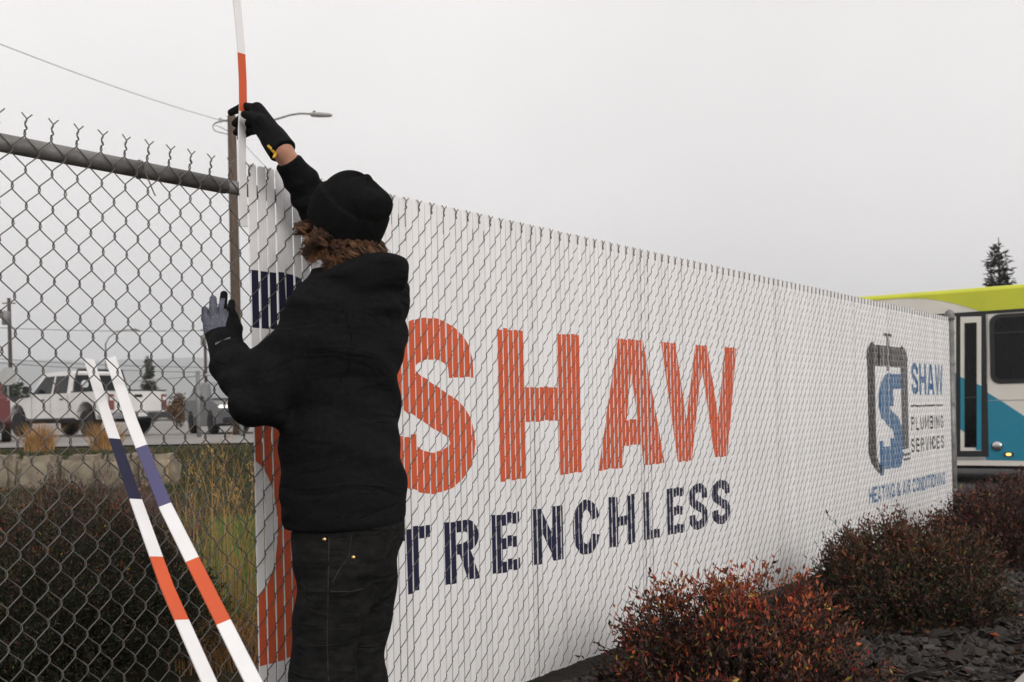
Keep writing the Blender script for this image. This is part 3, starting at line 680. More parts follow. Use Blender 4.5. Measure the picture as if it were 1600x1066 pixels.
# beanie, hair
BU = HU*math.cos(R(16))-HF*math.sin(R(16)); BF = HF*math.cos(R(16))+HU*math.sin(R(16)); BX = np.stack([HR, BF, BU])
bc = hp(0, .0, .032)
def beanie(P):
    q = (P-bc)@BX.T
    d = ell(P, bc-BU*.004, (.0905, .1025, .113), BX)
    d = smin(d, ell(P, bc+BU*.062-BF*.068, (.056, .038, .046), BX), .025)
    d += .0055*np.sin(np.arctan2(q[:, 0], q[:, 1])*4+1)*sstep(q[:, 2], .03, .12)
    cuff = np.maximum(ell(P, bc-BU*.01, (.0985, .1105, .175), BX), q[:, 2]-.036-.004*np.sin(3*np.arctan2(q[:, 0], q[:, 1])))
    d = np.minimum(d, cuff)
    d = np.maximum(d, -.048-q[:, 2]+.002*np.sin(q[:, 0]*40))
    return np.maximum(d, -ell(P, bc-BU*.016, (.083, .096, .098), BX))
bea = place(link('beanie', sdf_mesh('beanie', beanie, bc-.17, bc+.2, .0038, M_KNIT, smooth_it=1), man))
hb_ = MB(); rr = random.Random(4)
for i in range(210):               # locks of fine wavy strands
    a = rr.uniform(-math.pi, math.pi)*.87+math.pi          # round the back and sides, none over the face
    lv = rr.random()
    if math.cos(a) > .04 and lv > .28: continue
    st = hp(.082*math.sin(a), .004+.096*math.cos(a), -.008-.055*lv-.012*abs(math.cos(a)))
    out_ = HR*math.sin(a)+HF*math.cos(a); dn = -UP*.75-HU*.2; tang = np.cross(out_, UP)
    ln = rr.uniform(.028, .060)*(.6 if math.cos(a) > .1 else 1); ph = rr.uniform(0, 6.3); am = rr.uniform(.009, .017); tn = rr.uniform(1.0, 2.1); fl = rr.uniform(.5, 1.15)
    for j in range(16):
        o = tang*rr.gauss(0, .0036)+out_*rr.gauss(0, .0024)+UP*rr.gauss(0, .003); l2 = ln*rr.uniform(.82, 1.12); sp = tang*rr.gauss(0, .0025)+out_*rr.gauss(.001, .0025); p2 = ph+rr.gauss(0, .13)
        pts = []
        for k in range(11):
            t = k/10; c = st+o+dn*l2*t+out_*(.010+.026*t*fl)*(1 if k else .3)+sp*t
            pts.append(c+am*t**.6*(math.cos(p2+6.28*tn*t)*tang+math.sin(p2+6.28*tn*t)*out_))
        hb_.tube(pts, [.0011]*7+[.0010, .0008, .0005, .0002], 3, mi=0 if i % 3 else 1, caps=False)
def hairbase(P):
    q = (P-hd)@HX.T
    d = ell(P, hp(0, -.006, -.018), (.083, .097, .078), HX)
    return np.maximum(d, q[:, 1]-.016-q[:, 2]*.3)
place(hb_.build('hair', [M_HAIR, mat('light brown curly hair', (.10, .045, .02), .55, col2=(.27, .13, .06), scale=30, spec=.4)], man, smooth=True)); 
place(link('hair', sdf_mesh('hair', lambda P: hairbase(P)+.003*np.sin(P[:, 0]*300)*np.sin(P[:, 2]*260), hd-.15, hd+.12, .006, M_HAIR), man))

# gloves
lwd = (LH_k-J['lwr']); lwd /= np.linalg.norm(lwd)
def glove_l(P):
    d = None
    for f, r in zip(LF, (.0104, .0110, .0114, .0108)):
        c = chain(P, f, [r*1.05, r, r*.88], .006); d = c if d is None else smin(d, c, .0015)
    pal = None
    for f in LF:
        c = cap(P, f[0], J['lwr']+(f[0]-LH_k)*.55+lwd*.012, .0145, .019); pal = c if pal is None else smin(pal, c, .02)
    d = smin(d, pal, .007)
    d = smin(d, chain(P, [mid(J['lwr'], LT[0], .5)]+LT, [.024, .017, .0125, .0105], .01), .012)
    c = cap(P, J['lwr']-lwd*.022, J['lwr']+lwd*.022, .0385, .0365); return smin(d, c, .008)
def slot_l(C):
    u = (C-LH_k)@lwd; side = (C-LH_k)@RT; dep = (C-LH_k)@FW
    g = (dep < .026) & (side < .021) & (u > -.030); tip = ((C-LF[3][1])@lwd > -.004) & (side > .012) | ((u > .056) & (side > -.004))
    return np.where(g & ~tip, 1, 0)
lo = np.min([np.min(LF, axis=(0, 1)), J['lwr']], 0)-.06; hi = np.max([np.max(LF, axis=(0, 1)), J['lwr'], np.max(LT, 0)], 0)+.06
gl = place(link('glove', sdf_mesh('glove', glove_l, lo, hi, .0027, [M_GLB, M_GLG], slot_l), man)); gl['label'] = 'glove with grey heather knit back pressed on the mesh'
for k, t in enumerate(np.linspace(0, 1, 9)):      # the worn maker's print on the cuff, no longer readable
    if k == 4: continue
    p = on_surf(337+t*21, 537.5-t*8.5, glove_l, 2.5, 2.75); vd = CAM-p; vd /= np.linalg.norm(vd); up_ = UP
    MB().tube([p-up_*.0032, p+up_*.0032+RT*.0012], .0013, 5).build('cuff_print', M_PALE, gl)
rwd = RH_k-J['rwr']; rwd /= np.linalg.norm(rwd)
def glove_r(P):
    d = None
    for f, r in zip(RF, (.0112, .0112, .0106, .0098)):
        c = chain(P, f, [r*1.15, r, r*.88], .006); d = c if d is None else smin(d, c, .004)
    pal = None
    for f in RF:
        c = cap(P, f[0], J['rwr']+(f[0]-RH_k)*.6+rwd*.015, .0175, .0245); pal = c if pal is None else smin(pal, c, .02)
    d = smin(d, pal, .008)
    d = smin(d, chain(P, [mid(J['rwr'], RTm[0], .6)]+RTm, [.026, .0185, .0135, .0105], .01), .012)
    # wrist band
    return smin(d, np.maximum(cap(P, J['rwr']-rwd*.03, J['rwr']+rwd*.035, .041, .036), -(P-J['rwr'])@rwd-.014), .007)
lo = np.min([np.min(RF, axis=(0, 1)), J['rwr']], 0)-.06; hi = np.max([np.max(RF, axis=(0, 1)), J['rwr'], np.max(RTm, 0)], 0)+.06
gr_ = place(link('glove', sdf_mesh('glove', glove_r, lo, hi, .0027, M_GLB), man)); gr_['label'] = 'all black glove gripping the raised slat'
tb = [on_surf(x, y, glove_r, 2.6, 2.85) for x, y in ((419, 228), (423, 232), (427, 237), (431, 241))]
tb = [p+(CAM-p)/np.linalg.norm(CAM-p)*.002 for p in tb]+[at(427.5, 246, 2.66)]
MB().tube(tb, [.0038, .0042, .0042, .0046, .0035], 8).build('pull_tab', M_YEL, gr_, smooth=True)
# ------------------------------------------------------------------ bus
M_BW = mat('bus white paint', (.66, .62, .56), .35, .06, 3); M_LIME = mat('lime green paint', (.52, .54, .025), .35, .06, 3)
M_TEAL = mat('teal blue paint', (.012, .20, .30), .35, .1, 2); M_RUB = mat('black rubber and trim', (.012, .012, .013), .6, .2)
M_GLASS = mat('dark tinted glass', (.004, .0045, .005), .12, .2, spec=.18); M_CHR = mat('dull chrome', (.5, .5, .5), .25, .1, metal=1)
M_AMB = mat('amber marker lamp lit', (.8, .3, .04), .3, .05, emit=(1, .5, .15, 2.2)); M_TYRE = mat('tyre rubber', (.010, .0095, .009), .9, .3, 20, .3)
M_RIM = mat('steel wheel', (.32, .32, .32), .45, .1, metal=.6); M_ALU = mat('aluminium strip', (.4, .39, .38), .4, .1, metal=.7)
bd = np.array([-.092, .996, 0]); bd /= np.linalg.norm(bd); bn = np.array([-bd[1], bd[0], 0])
P0 = at(1490, 700, 15.6); GZ = -.19
bus = thing('bus', 'white teal and lime city bus waiting beyond the end of the fence', 'bus', (P0[0], P0[1], GZ), math.atan2(bd[1], bd[0]))
def B_(px, py, off=0):
    p = on_plane(px, py, P0+bn*off, bn); return float(np.dot(p-P0, bd)), float(p[2]-GZ)
zr = B_(1600, 443)[1]; zb_ = B_(1590, 721)[1]; x0b, x1b = -5.2, 7.2; WB = 2.55
sec = MB()
prof = [(0, zb_-.07), (0, zr-.07), (-.02, zr-.03), (-.07, zr-.006), (-.4, zr), (-WB+.4, zr), (-WB+.07, zr-.006), (-WB+.02, zr-.03), (-WB, zr-.07), (-WB, zb_-.07)]
n_ = len(prof); vs = [(x, y, z) for x in (x0b, x1b) for y, z in prof]
sec.add(vs, [tuple(range(n_)), tuple(range(2*n_-1, n_-1, -1))]+[(i, i+1, n_+i+1, n_+i) for i in range(n_-1)]+[(n_-1, 0, n_, 2*n_-1)])
sec.build('body', M_BW, bus)
rf = MB(); pr2 = [(y*1.002+.004, z+.004) for y, z in prof[1:6]]; k_ = len(pr2)
rf.add([(x, y, z) for x in (x0b, x1b) for y, z in pr2], [(i, i+1, k_+i+1, k_+i) for i in range(k_-1)]); rf.build('roof', M_LIME, bus, smooth=True)
def decal(name, pts, m, lift, parent=bus, px=True):
    mb = MB(); q = [B_(*p) if px else p for p in pts]; n = len(q)
    mb.add([(x, lift, z) for x, z in q]+[(x, lift-.0035, z) for x, z in q], [tuple(range(n)), tuple(range(2*n-1, n-1, -1))]+[(i, n+i, n+(i+1) % n, (i+1) % n) for i in range(n)])
    return mb.build(name, m, parent)
arcp = [(1375, 469), (1410, 466.5), (1443, 466.5), (1470, 470), (1491, 474.5), (1518, 482), (1536, 488)]
zt_ = zr-.066
L_ = [B_(*p) for p in arcp]
decal('lime_band', [(x1b-.05, L_[0][1]), *L_, (x0b, L_[-1][1]-.01), (x0b, zt_), (x1b-.05, zt_)], M_LIME, .005, px=False)
xd0, zd0 = B_(1484, 714); xd1, zd1 = B_(1540.5, 491)
decal('trim_band', [(x1b-.3, zd1), (x1b-.3, zd1+.05), (x0b, zd1+.05), (x0b, zd1)], M_RUB, .008, px=False)
decal('teal_wave', [(1540.5, 612), (1570, 630), (1600, 650), (1640, 683), (1660, 721), (1540.5, 719)], M_TEAL, .005)
xx0 = B_(1484, 583)
decal('teal_wave', [(x1b-1, xx0[1]-.05), (xx0[0], xx0[1]), (xx0[0], zd0+.4), (x1b-1, zd0+.5)], M_TEAL, .005, px=False)
door = decal('door', [(xd0+.35, zd0), (xd0+.35, zd1), (xd1, zd1), (xd1, zd0)], M_RUB, .007, px=False)
for a, b in ((1501, 1533.5), (1472, 1494)):
    fr_ = decal('door_leaf', [(a, 495.5 if a > 1490 else 498), (b, 494.5), (b, 704.5), (a, 704.5)], M_BW, .020, door)
    if a > 1490:
        decal('teal_wave', [(1501, 589), (1509, 592), (1509, 676), (1501, 671)], M_TEAL, .0245, door)
        decal('teal_wave', [(1525, 599), (1533.5, 603), (1533.5, 703.5), (1525, 703.5)], M_TEAL, .0245, door)
        decal('door_glass', [(1507.6, 505), (1526.5, 504), (1526.5, 699), (1507.6, 699)], M_GLASS, .028, door)
        decal('rail', [(1507.6, 620), (1526.5, 619.5), (1526.5, 622), (1507.6, 622.5)], M_RUB, .032, door)
    else:
        decal('teal_wave', [(1472, 583), (1494, 583), (1494, 659), (1472, 655)], M_TEAL, .0245, door)
        decal('door_glass', [(1474, 507), (1486, 506), (1486, 699), (1474, 699)], M_GLASS, .028, door)
decal('step', [(1484, 714), (1540.5, 714), (1540.5, 717.5), (1484, 717.5)], M_ALU, .02)
decal('drip_rail', [(1542, 491), (1543.5, 491), (1543.5, 600), (1542, 600)], M_ALU, .012)
def rrect(x0, z0, x1, z1, r, n=5):
    o = []
    for cx, cz, a in ((x1-r, z1-r, 0), (x0+r, z1-r, 90), (x0+r, z0+r, 180), (x1-r, z0+r, 270)):
        o += [(cx+r*math.cos(R(a+90*k/n)), cz+r*math.sin(R(a+90*k/n))) for k in range(n+1)]
    return o
wl, wt = B_(1545.5, 492); _, wb_ = B_(1560, 600)
for k in range(3):
    xr = wl-1.62*k
    wn = decal('window', rrect(xr-1.55, wb_, xr, wt, .14), M_RUB, .012, px=False)
    decal('pane', rrect(xr-1.48, wb_+.07, xr-.07, wt-.06, .1), M_GLASS, .018, wn, px=False)
    decal('window_bar', [(xr-1.5, wt-.30), (xr-.05, wt-.30), (xr-.05, wt-.275), (xr-1.5, wt-.275)], M_RUB, .023, wn, px=False)
sx = B_(1558, 697)
MB().lathe([(.075, 0), (.08, .012), (.06, .03), (.02, .034)], 16, axis='y', c=(sx[0], .006, sx[1])).build('lamp', M_CHR, bus, smooth=True)
ax_ = B_(1576.5, 710); mk = MB(); mk.box((ax_[0], .018, ax_[1]), (.13, .03, .055)); mk.build('marker_housing', M_RUB, bus, bevel=.008)
mk = MB(); mk.box((ax_[0], .036, ax_[1]), (.07, .02, .036)); mk.build('marker_lamp', M_AMB, bus, bevel=.006)
zs = B_(1600, 624.6)[1]; sm = MB(); sm.box(((xd1+x0b)/2, .0062, zs), (abs(x0b-xd1)-.02, .004, .008)); sm.build('panel_seam', M_ALU, bus)
un = MB(); un.box(((x0b+x1b)/2, -WB/2, zb_/2+.1), (x1b-x0b-.4, WB-.5, zb_-.25)); un.build('chassis', M_RUB, bus)
for x in (-3.5, 4.4):
    for y in (-.22, -WB+.22):
        wh = MB().lathe([(.30, -.13), (.47, -.13), (.5, -.08), (.5, .08), (.47, .13), (.30, .13)], 24, axis='y', c=(x, y, .5)).build('wheel', M_TYRE, bus, smooth=True)
        MB().lathe([(.0, .02), (.12, .03), (.16, -.02), (.29, .0), (.30, .12)][::1], 20, axis='y', c=(x, y, .5)).build('rim', M_RIM, wh, smooth=True)

# ------------------------------------------------------------------ pickup and cars on the road
RZ = .55+.03
M_WHT = mat('white car paint', (.66, .645, .625), .35, .06, 2); M_GRY = mat('silver grey car paint', (.11, .11, .115), .35, .1, 2); M_RED = mat('dark red car paint', (.11, .02, .022), .35, .1, 2)
M_TLR = mat('red lamp plastic', (.20, .06, .055), .25, .1); M_HLT = mat('headlamp lit', (.9, .85, .75), .2, .02, emit=(1, .92, .8, .9)); M_PLT = mat('number plate', (.6, .6, .6), .5, .05)
M_GLC = mat('car glass', (.010, .012, .014), .1, .2, spec=.22); M_DUST = mat('dusty dark plastic', (.03, .029, .028), .8, .2)
def arch(cx, r, z, n=8): return [(cx+r*math.cos(a), z+r*math.sin(a)) for a in np.linspace(0, math.pi, n)]
def wheel(par, x, y, r, wd, dusty=M_TYRE):
    w_ = MB().lathe([(r*.6, -wd/2), (r*.94, -wd/2), (r, -wd*.3), (r, wd*.3), (r*.94, wd/2), (r*.6, wd/2)], 22, axis='y', c=(x, y, r)).build('wheel', dusty, par, smooth=True)
    s = 1 if y > 0 else -1
    MB().lathe([(0, s*wd*.42), (r*.16, s*wd*.44), (r*.22, s*wd*.30), (r*.5, s*wd*.34), (r*.56, s*wd*.46), (r*.6, s*wd*.48), (r*.6, 0)], 18, axis='y', c=(x, y, r)).build('rim', M_RIM, w_, smooth=True)
def side_poly(par, name, pts, yf, m, th=.012):
    """a panel on both flanks; yf(z) gives the flank's half width"""
    for s in (1, -1):
        mb = MB(); n = len(pts)
        mb.add([(x, s*(yf(z)+.004), z) for x, z in pts]+[(x, s*(yf(z)-th), z) for x, z in pts], [tuple(range(n)), tuple(range(2*n-1, n-1, -1))]+[(i, n+i, n+(i+1) % n, (i+1) % n) for i in range(n)])
        mb.build(name, m, par)
def veh_loc(xc, Z, hx, hz_):
    h = FW*hz_+RT*hx; h /= np.linalg.norm(h); p = CAM+FW*Z+RT*xc; return p, h
# white crew-cab pickup; local x forward, origin under the rear axle
p, h = veh_loc(-12.77, 30.0, -.8, .6); rgt = np.array([h[1], -h[0], 0]); o_ = p+rgt*.84
trk = thing('pickup_truck', 'white crew cab pickup truck with black rear window frame on the road', 'pickup truck', (o_[0], o_[1], RZ), math.atan2(h[1], h[0]))
wr = .41; wbase = 4.1
b = MB(); lowp = [(-1.22, .66), (-1.22, 1.36), (.85, 1.36), (.87, 1.30), (2.95, 1.30), (3.1, 1.27), (4.75, 1.20), (5.0, 1.10), (5.03, .62)]
bot = [(wbase+.58, .6)]+arch(wbase, .56, .50)+[(wbase-.6, .56), (.6, .56)]+arch(0, .56, .50)+[(-.6, .62)]
b.prism(lowp+bot, -.98, .98); b.build('body', M_WHT, trk, bevel=.035)
gt = lambda x, z: .04+max(0, (z-1.28))*.22
b = MB(); b.prism([(.92, 1.28), (1.0, 1.96), (1.15, 2.03), (2.55, 2.02), (2.75, 1.97), (3.4, 1.28)], -.98, .98, top=gt); b.build('cab', M_WHT, trk, bevel=.03)
yf = lambda z: .98-(.04+max(0, z-1.28)*.22)
side_poly(trk, 'window', [(1.12, 1.34), (1.16, 1.88), (1.92, 1.9), (1.95, 1.34)], yf, M_GLC)
side_poly(trk, 'window', [(2.05, 1.34), (2.02, 1.9), (2.6, 1.88), (3.2, 1.36)], yf, M_GLC)
side_poly(trk, 'rocker', [(.65, .52), (.65, .60), (3.5, .60), (3.5, .52)], lambda z: .97, M_DUST)
side_poly(trk, 'side_moulding', [(.62, .86), (.62, .885), (3.45, .885), (3.45, .86)], lambda z: .982, M_WHT)
for xh in (1.25, 2.35): side_poly(trk, 'door_handle', [(xh, 1.13), (xh, 1.18), (xh+.2, 1.18), (xh+.2, 1.13)], lambda z: .985, M_RUB)
for xs_ in (.98, 2.0, 3.15): side_poly(trk, 'door_seam', [(xs_, .62), (xs_, 1.28), (xs_+.012, 1.28), (xs_+.012, .62)], lambda z: .981, M_DUST)
q = MB(); q.add([(.945-.05+(z-1.28)*.11, y, z) for y, z in ((-.80, 1.38), (.80, 1.38), (.70, 1.90), (-.70, 1.90))]+[(.99+(z-1.28)*.11, y, z) for y, z in ((-.80, 1.38), (.80, 1.38), (.70, 1.90), (-.70, 1.90))], [(0, 1, 2, 3), (7, 6, 5, 4), (0, 4, 5, 1), (1, 5, 6, 2), (2, 6, 7, 3), (3, 7, 4, 0)]); rw_ = q.build('rear_window', M_GLC, trk)
st_ = MB(); st_.lathe([(.12, -.004), (.12, .004), (.085, .004), (.085, -.004)], 16, axis='x', c=(.925, .45, 1.62)); st_.build('round_sticker', M_PLT, rw_)
hb2 = MB(); hb2.tube([(.80, y, z) for y, z in ((-.88, 1.36), (-.84, 1.7), (-.74, 2.05), (.74, 2.05), (.84, 1.7), (.88, 1.36))], .035, 8); hb2.build('rack', M_RUB, trk)
tgt = MB(); tgt.box((-1.235, 0, 1.04), (.03, 1.55, .60)); tg_ = tgt.build('tailgate', M_WHT, trk, bevel=.012)
MB().box((-1.256, 0, 1.20), (.014, .26, .09)).build('handle', M_RUB, tg_, bevel=.01)
MB().box((-1.22, 0, 1.372), (.07, 1.94, .028)).build('bed_rail', M_RUB, trk)
for s in (1, -1):
    MB().box((-.2, s*.955, 1.372), (2.0, .06, .028)).build('bed_rail', M_RUB, trk)
    tl = MB().box((-1.235, s*.88, 1.02), (.05, .17, .46)).build('tail_lamp', M_TLR, trk, bevel=.012); MB().box((-1.262, s*.88, 1.12), (.008, .13, .10)).build('reversing_lamp', M_PLT, tl)
    mr_ = MB().box((3.15, s*1.16, 1.48), (.10, .20, .26)).build('mirror', M_RUB, trk, bevel=.03); MB().tube([(3.15, s*.93, 1.38), (3.15, s*1.1, 1.42)], .025, 6).build('mirror_arm', M_RUB, mr_)
    wheel(trk, 0, s*.83, wr, .29); wheel(trk, wbase, s*.83, wr, .29)
bp_ = MB().box((-1.36, 0, .62), (.2, 1.94, .19)).build('rear_bumper', M_CHR, trk, bevel=.03); MB().box((-1.465, 0, .64), (.01, .3, .12)).build('number_plate', M_PLT, bp_)
MB().box((1.9, 0, .52), (5.6, 1.3, .2)).build('chassis', M_RUB, trk)

def car(name, label, xc, Z, hx, hz_, m, lamp=True, cat='car'):
    p, h = veh_loc(xc, Z, hx, hz_); lft = np.array([-h[1], h[0], 0]); o_ = p+lft*.9-h*4.4
    c = thing(name, label, cat, (o_[0], o_[1], RZ), math.atan2(h[1], h[0]))
    b = MB(); wb0, wb1 = .85, 3.5
    b.prism([(0, .5), (-.02, 1.02), (.3, 1.06), (3.0, 1.03), (3.9, .98), (4.32, .88), (4.42, .7), (4.4, .32)]+[(wb1+.42, .28)]+arch(wb1, .41, .32)+[(wb1-.45, .26), (wb0+.45, .26)]+arch(wb0, .41, .32)+[(wb0-.42, .32)], -.9, .9); b.build('body', m, c, bevel=.05)
    gt = lambda x, z: .05+max(0, z-1.0)*.32
    g = MB(); g.prism([(.12, 1.02), (.42, 1.52), (.7, 1.60), (2.0, 1.61), (2.3, 1.55), (3.15, 1.02)], -.9, .9, top=gt); g.build('cab', m, c, bevel=.03)
    yf = lambda z: .9-(.05+max(0, z-1.0)*.32)
    for w_ in ([(.42, 1.08), (.6, 1.46), (1.05, 1.52), (1.08, 1.08)], [(1.16, 1.08), (1.14, 1.52), (1.82, 1.53), (1.86, 1.08)], [(1.94, 1.08), (1.9, 1.53), (2.2, 1.5), (2.85, 1.1)]): side_poly(c, 'window', w_, yf, M_GLC)
    q = MB(); ws = [(3.08, -.74, 1.07), (3.08, .74, 1.07), (2.37, .62, 1.52), (2.37, -.62, 1.52)]; q.add([(x+.02, y, z+.02) for x, y, z in ws]+[(x-.04, y, z-.03) for x, y, z in ws], [(0, 1, 2, 3), (7, 6, 5, 4), (0, 4, 5, 1), (1, 5, 6, 2), (2, 6, 7, 3), (3, 7, 4, 0)])
    q.build('windscreen', mat('windscreen glass', (.22, .23, .235), .1, .2), c)
    gr = MB().box((4.40, 0, .68), (.06, .9, .24)).build('grille', M_RUB, c, bevel=.02); MB().box((4.435, 0, .68), (.02, .85, .03)).build('grille_bar', M_CHR, gr)
    lb = MB().box((4.40, 0, .42), (.08, 1.5, .16)).build('bumper', M_RUB, c, bevel=.03); MB().box((4.445, 0, .50), (.012, .32, .13)).build('number_plate', M_PLT, lb)
    for s in (1, -1):
        MB().box((4.31, s*.68, .80), (.2, .36, .13)).build('headlamp', M_HLT if lamp else M_PLT, c, bevel=.04)
        MB().box((2.75, s*1.0, 1.1), (.12, .2, .15)).build('mirror', M_RUB, c, bevel=.04)
        wheel(c, wb0, s*.80, .34, .22); wheel(c, wb1, s*.80, .34, .22)
    MB().box((2.1, 0, .34), (4.0, 1.5, .2)).build('chassis', M_RUB, c)
    return c
car('parked_car', 'silver grey car with its headlamps on behind the wooden pole', -8.63, 29.0, .5, -.866, M_GRY)
c2 = car('parked_car', 'dark red car cut off at the edge beside the white pickup', -14.1, 27.9, -.45, .89, M_RED, lamp=False)

# ------------------------------------------------------------------ poles, lines, signs
M_WOOD = mat('weathered pole wood', (.10, .072, .056), .9, .35, 6, .5, 30, stretch=(6, 6, .6), spec=.15); M_STEEL = mat('grey painted steel', (.20, .20, .195), .55, .15, 10, metal=.4)
M_CABLE = mat('dark cable', (.04, .04, .042), .7, .1); M_SIGN = mat('bare sign back', (.35, .35, .34), .5, .1)
def gz(p): return float(ground_z(p[0], p[1]))
def pole(name, label, cat, px, ytop, Z, r0, r1, m, group=None):
    t = at(px, ytop, Z); p = t.copy(); p[2] = gz(p)
    th_ = thing(name, label, cat, p, group=group)
    hgt = t[2]-p[2]; MB().tube([(0, 0, -.3), (0, 0, hgt*.5), (0, 0, hgt)], [r0, (r0+r1)/2, r1], 14).build('pole', m, th_, smooth=True)
    return th_, t-p, p
Zp = 28.0
lp, top, pb = pole('street_lamp', 'tall brown wooden pole carrying a cobra head street lamp', 'street lamp', 362, 181, Zp, .15, .12, M_WOOD)
def L3(px, py, Z=Zp): return at(px, py, Z)-pb
MB().tube([L3(366, 203), L3(400, 196), L3(430, 187), L3(455, 179.5), L3(470, 177.5), L3(490, 178.5)], .028, 8).build('arm', M_STEEL, lp, smooth=True)
hd2 = MB(); a0, a1 = L3(485, 179), L3(519, 181); dx_ = (a1-a0)/np.linalg.norm(a1-a0)
hd2.tube([a0, a0+dx_*.04, a0+dx_*.25, a0+dx_*.55, a1], [.05, .085, .095, .07, .035], 12); hd2.v = [(x, y, a0[2]+(z-a0[2])*.75) for x, y, z in hd2.v]
lh = hd2.build('lamp_head', mat('lamp housing', (.30, .29, .28), .5, .1), lp, smooth=True)
MB().tube([L3(491, 177), L3(491, 173.5)], .035, 10).build('light_sensor', M_RUB, lh)
br = MB().tube([L3(363, 189), L3(344, 188.5)], .03, 8).build('bracket', M_STEEL, lp); MB().tube([L3(345, 191), L3(344, 185)], .045, 8).build('insulator', M_SIGN, br)
loop = [L3(345, 190)]+[L3(345-14*math.sin(a)*.9, 190+8.5*(1-math.cos(a))) for a in np.linspace(.3, 3.0, 10)]+[L3(352, 209), L3(362, 212)]
MB().tube(loop, .012, 5).build('cable_loop', M_CABLE, lp)
MB().tube([L3(344, 190), L3(333, 195), L3(345, 199), L3(362, 208)], .010, 5).build('cable_loop', M_CABLE, lp)
def cable(label, pts, r, sag=0):
    pts = [np.array(p, float) for p in pts]; a, b_ = pts[0], pts[-1]
    pp = [a+(b_-a)*t-UP*sag*4*t*(1-t) for t in np.linspace(0, 1, 24)]
    tag(MB().tube([p-a for p in pp], r, 5).build('power_line', M_CABLE, loc=a), label, 'cable', 'overhead cables')
cable('thin cable running from the upper left sky to the wooden lamp pole', [at(-160, 4, 17), at(344, 188, 28)], .0075, .12)
cable('thin cable dropping from the wooden lamp pole towards the slats', [at(364, 205, 28), at(470, 310, 30)], .007, .1)
for k, (ya, yb) in enumerate(((527, 521), (574, 580), (580, 588))):
    cable(('upper faint cable strung above the pickup roof', 'middle cable level with the cab roof of the pickup', 'lowest cable crossing behind the pickup cab')[k], [at(-60, ya-18, 71), at(380, yb-6, 78)], .022, .25)
up_, top, ub = pole('utility_pole', 'dark utility pole with a transformer can, far left beyond the road', 'utility pole', 14, 466, 71, .15, .12, mat('dark pole wood', (.05, .035, .028), .9, .3, 6))
tr_ = at(9, 497, 70.6)-ub; MB().lathe([(.0, -.5), (.25, -.48), (.28, .4), (.2, .5), (0, .52)], 12, c=tr_).build('transformer', M_STEEL, up_, smooth=True)
ca = at(8, 474, 71)-ub; MB().tube([at(4, 474, 71)-ub, at(24, 474, 71)-ub], .05, 6).build('crossarm', M_WOOD, up_)
pl, top, pb3 = pole('street_lamp', 'slim far street lamp with a long curved arm above the pickup', 'street lamp', 165, 537, 80, .09, .07, M_STEEL)
MB().tube([at(x, y, 80)-pb3 for x, y in ((165, 538), (170, 528), (180, 520), (192, 516), (207, 515))], .05, 6).build('arm', M_STEEL, pl)
MB().tube([at(205, 515.5, 80)-pb3, at(211, 515, 80)-pb3, at(219, 517, 80)-pb3], [.06, .1, .05], 8).build('lamp_head', M_STEEL, pl)
pl, top, pb4 = pole('utility_pole', 'thin dark pole behind the grey glove', 'utility pole', 320, 512, 60, .10, .085, mat('dark pole wood', (.05, .035, .028), .9, .3, 6))
MB().tube([at(313, 516, 60)-pb4, at(328, 515, 60)-pb4], .04, 6).build('crossarm', M_STEEL, pl); MB().lathe([(0, -.3), (.17, -.3), (.17, .3), (0, .3)], 10, c=at(318, 532, 59.7)-pb4).build('transformer', M_STEEL, pl)
gp, top, pb5 = pole('barrier_gate', 'grey post with a long thin level bar beside the car', 'barrier gate', 309, 580, 26, .055, .055, M_STEEL)
MB().tube([at(204, 596.5, 26)-pb5, at(309, 587, 26)-pb5, at(345, 584, 26)-pb5], [.012, .03, .03], 8).build('bar', M_SIGN, gp)
gp, top, pb6 = pole('guard_post', 'short grey steel post in front of the wooden lamp pole', 'post', 377, 640, 26.5, .06, .06, M_STEEL)
MB().lathe([(.062, 0), (.05, .03), (0, .045)], 12, c=top).build('cap', M_STEEL, gp)
sp, top, pb7 = pole('road_sign', 'road sign seen from behind on a thin post at the far left', 'sign', 12, 577, 38, .035, .03, M_STEEL)
oc = [(.36*math.cos(R(22.5+45*k)), .36*math.sin(R(22.5+45*k))) for k in range(8)]; sgm = MB(); cc = at(12, 588, 37.9)-pb7
sgm.add([cc+RT*x+UP*z for x, z in oc]+[cc+RT*x+UP*z+FW*.01 for x, z in oc], [tuple(range(8)), tuple(range(15, 7, -1))]+[(i, 8+i, 8+(i+1) % 8, (i+1) % 8) for i in range(8)]); sgm.build('sign_plate', M_SIGN, sp)
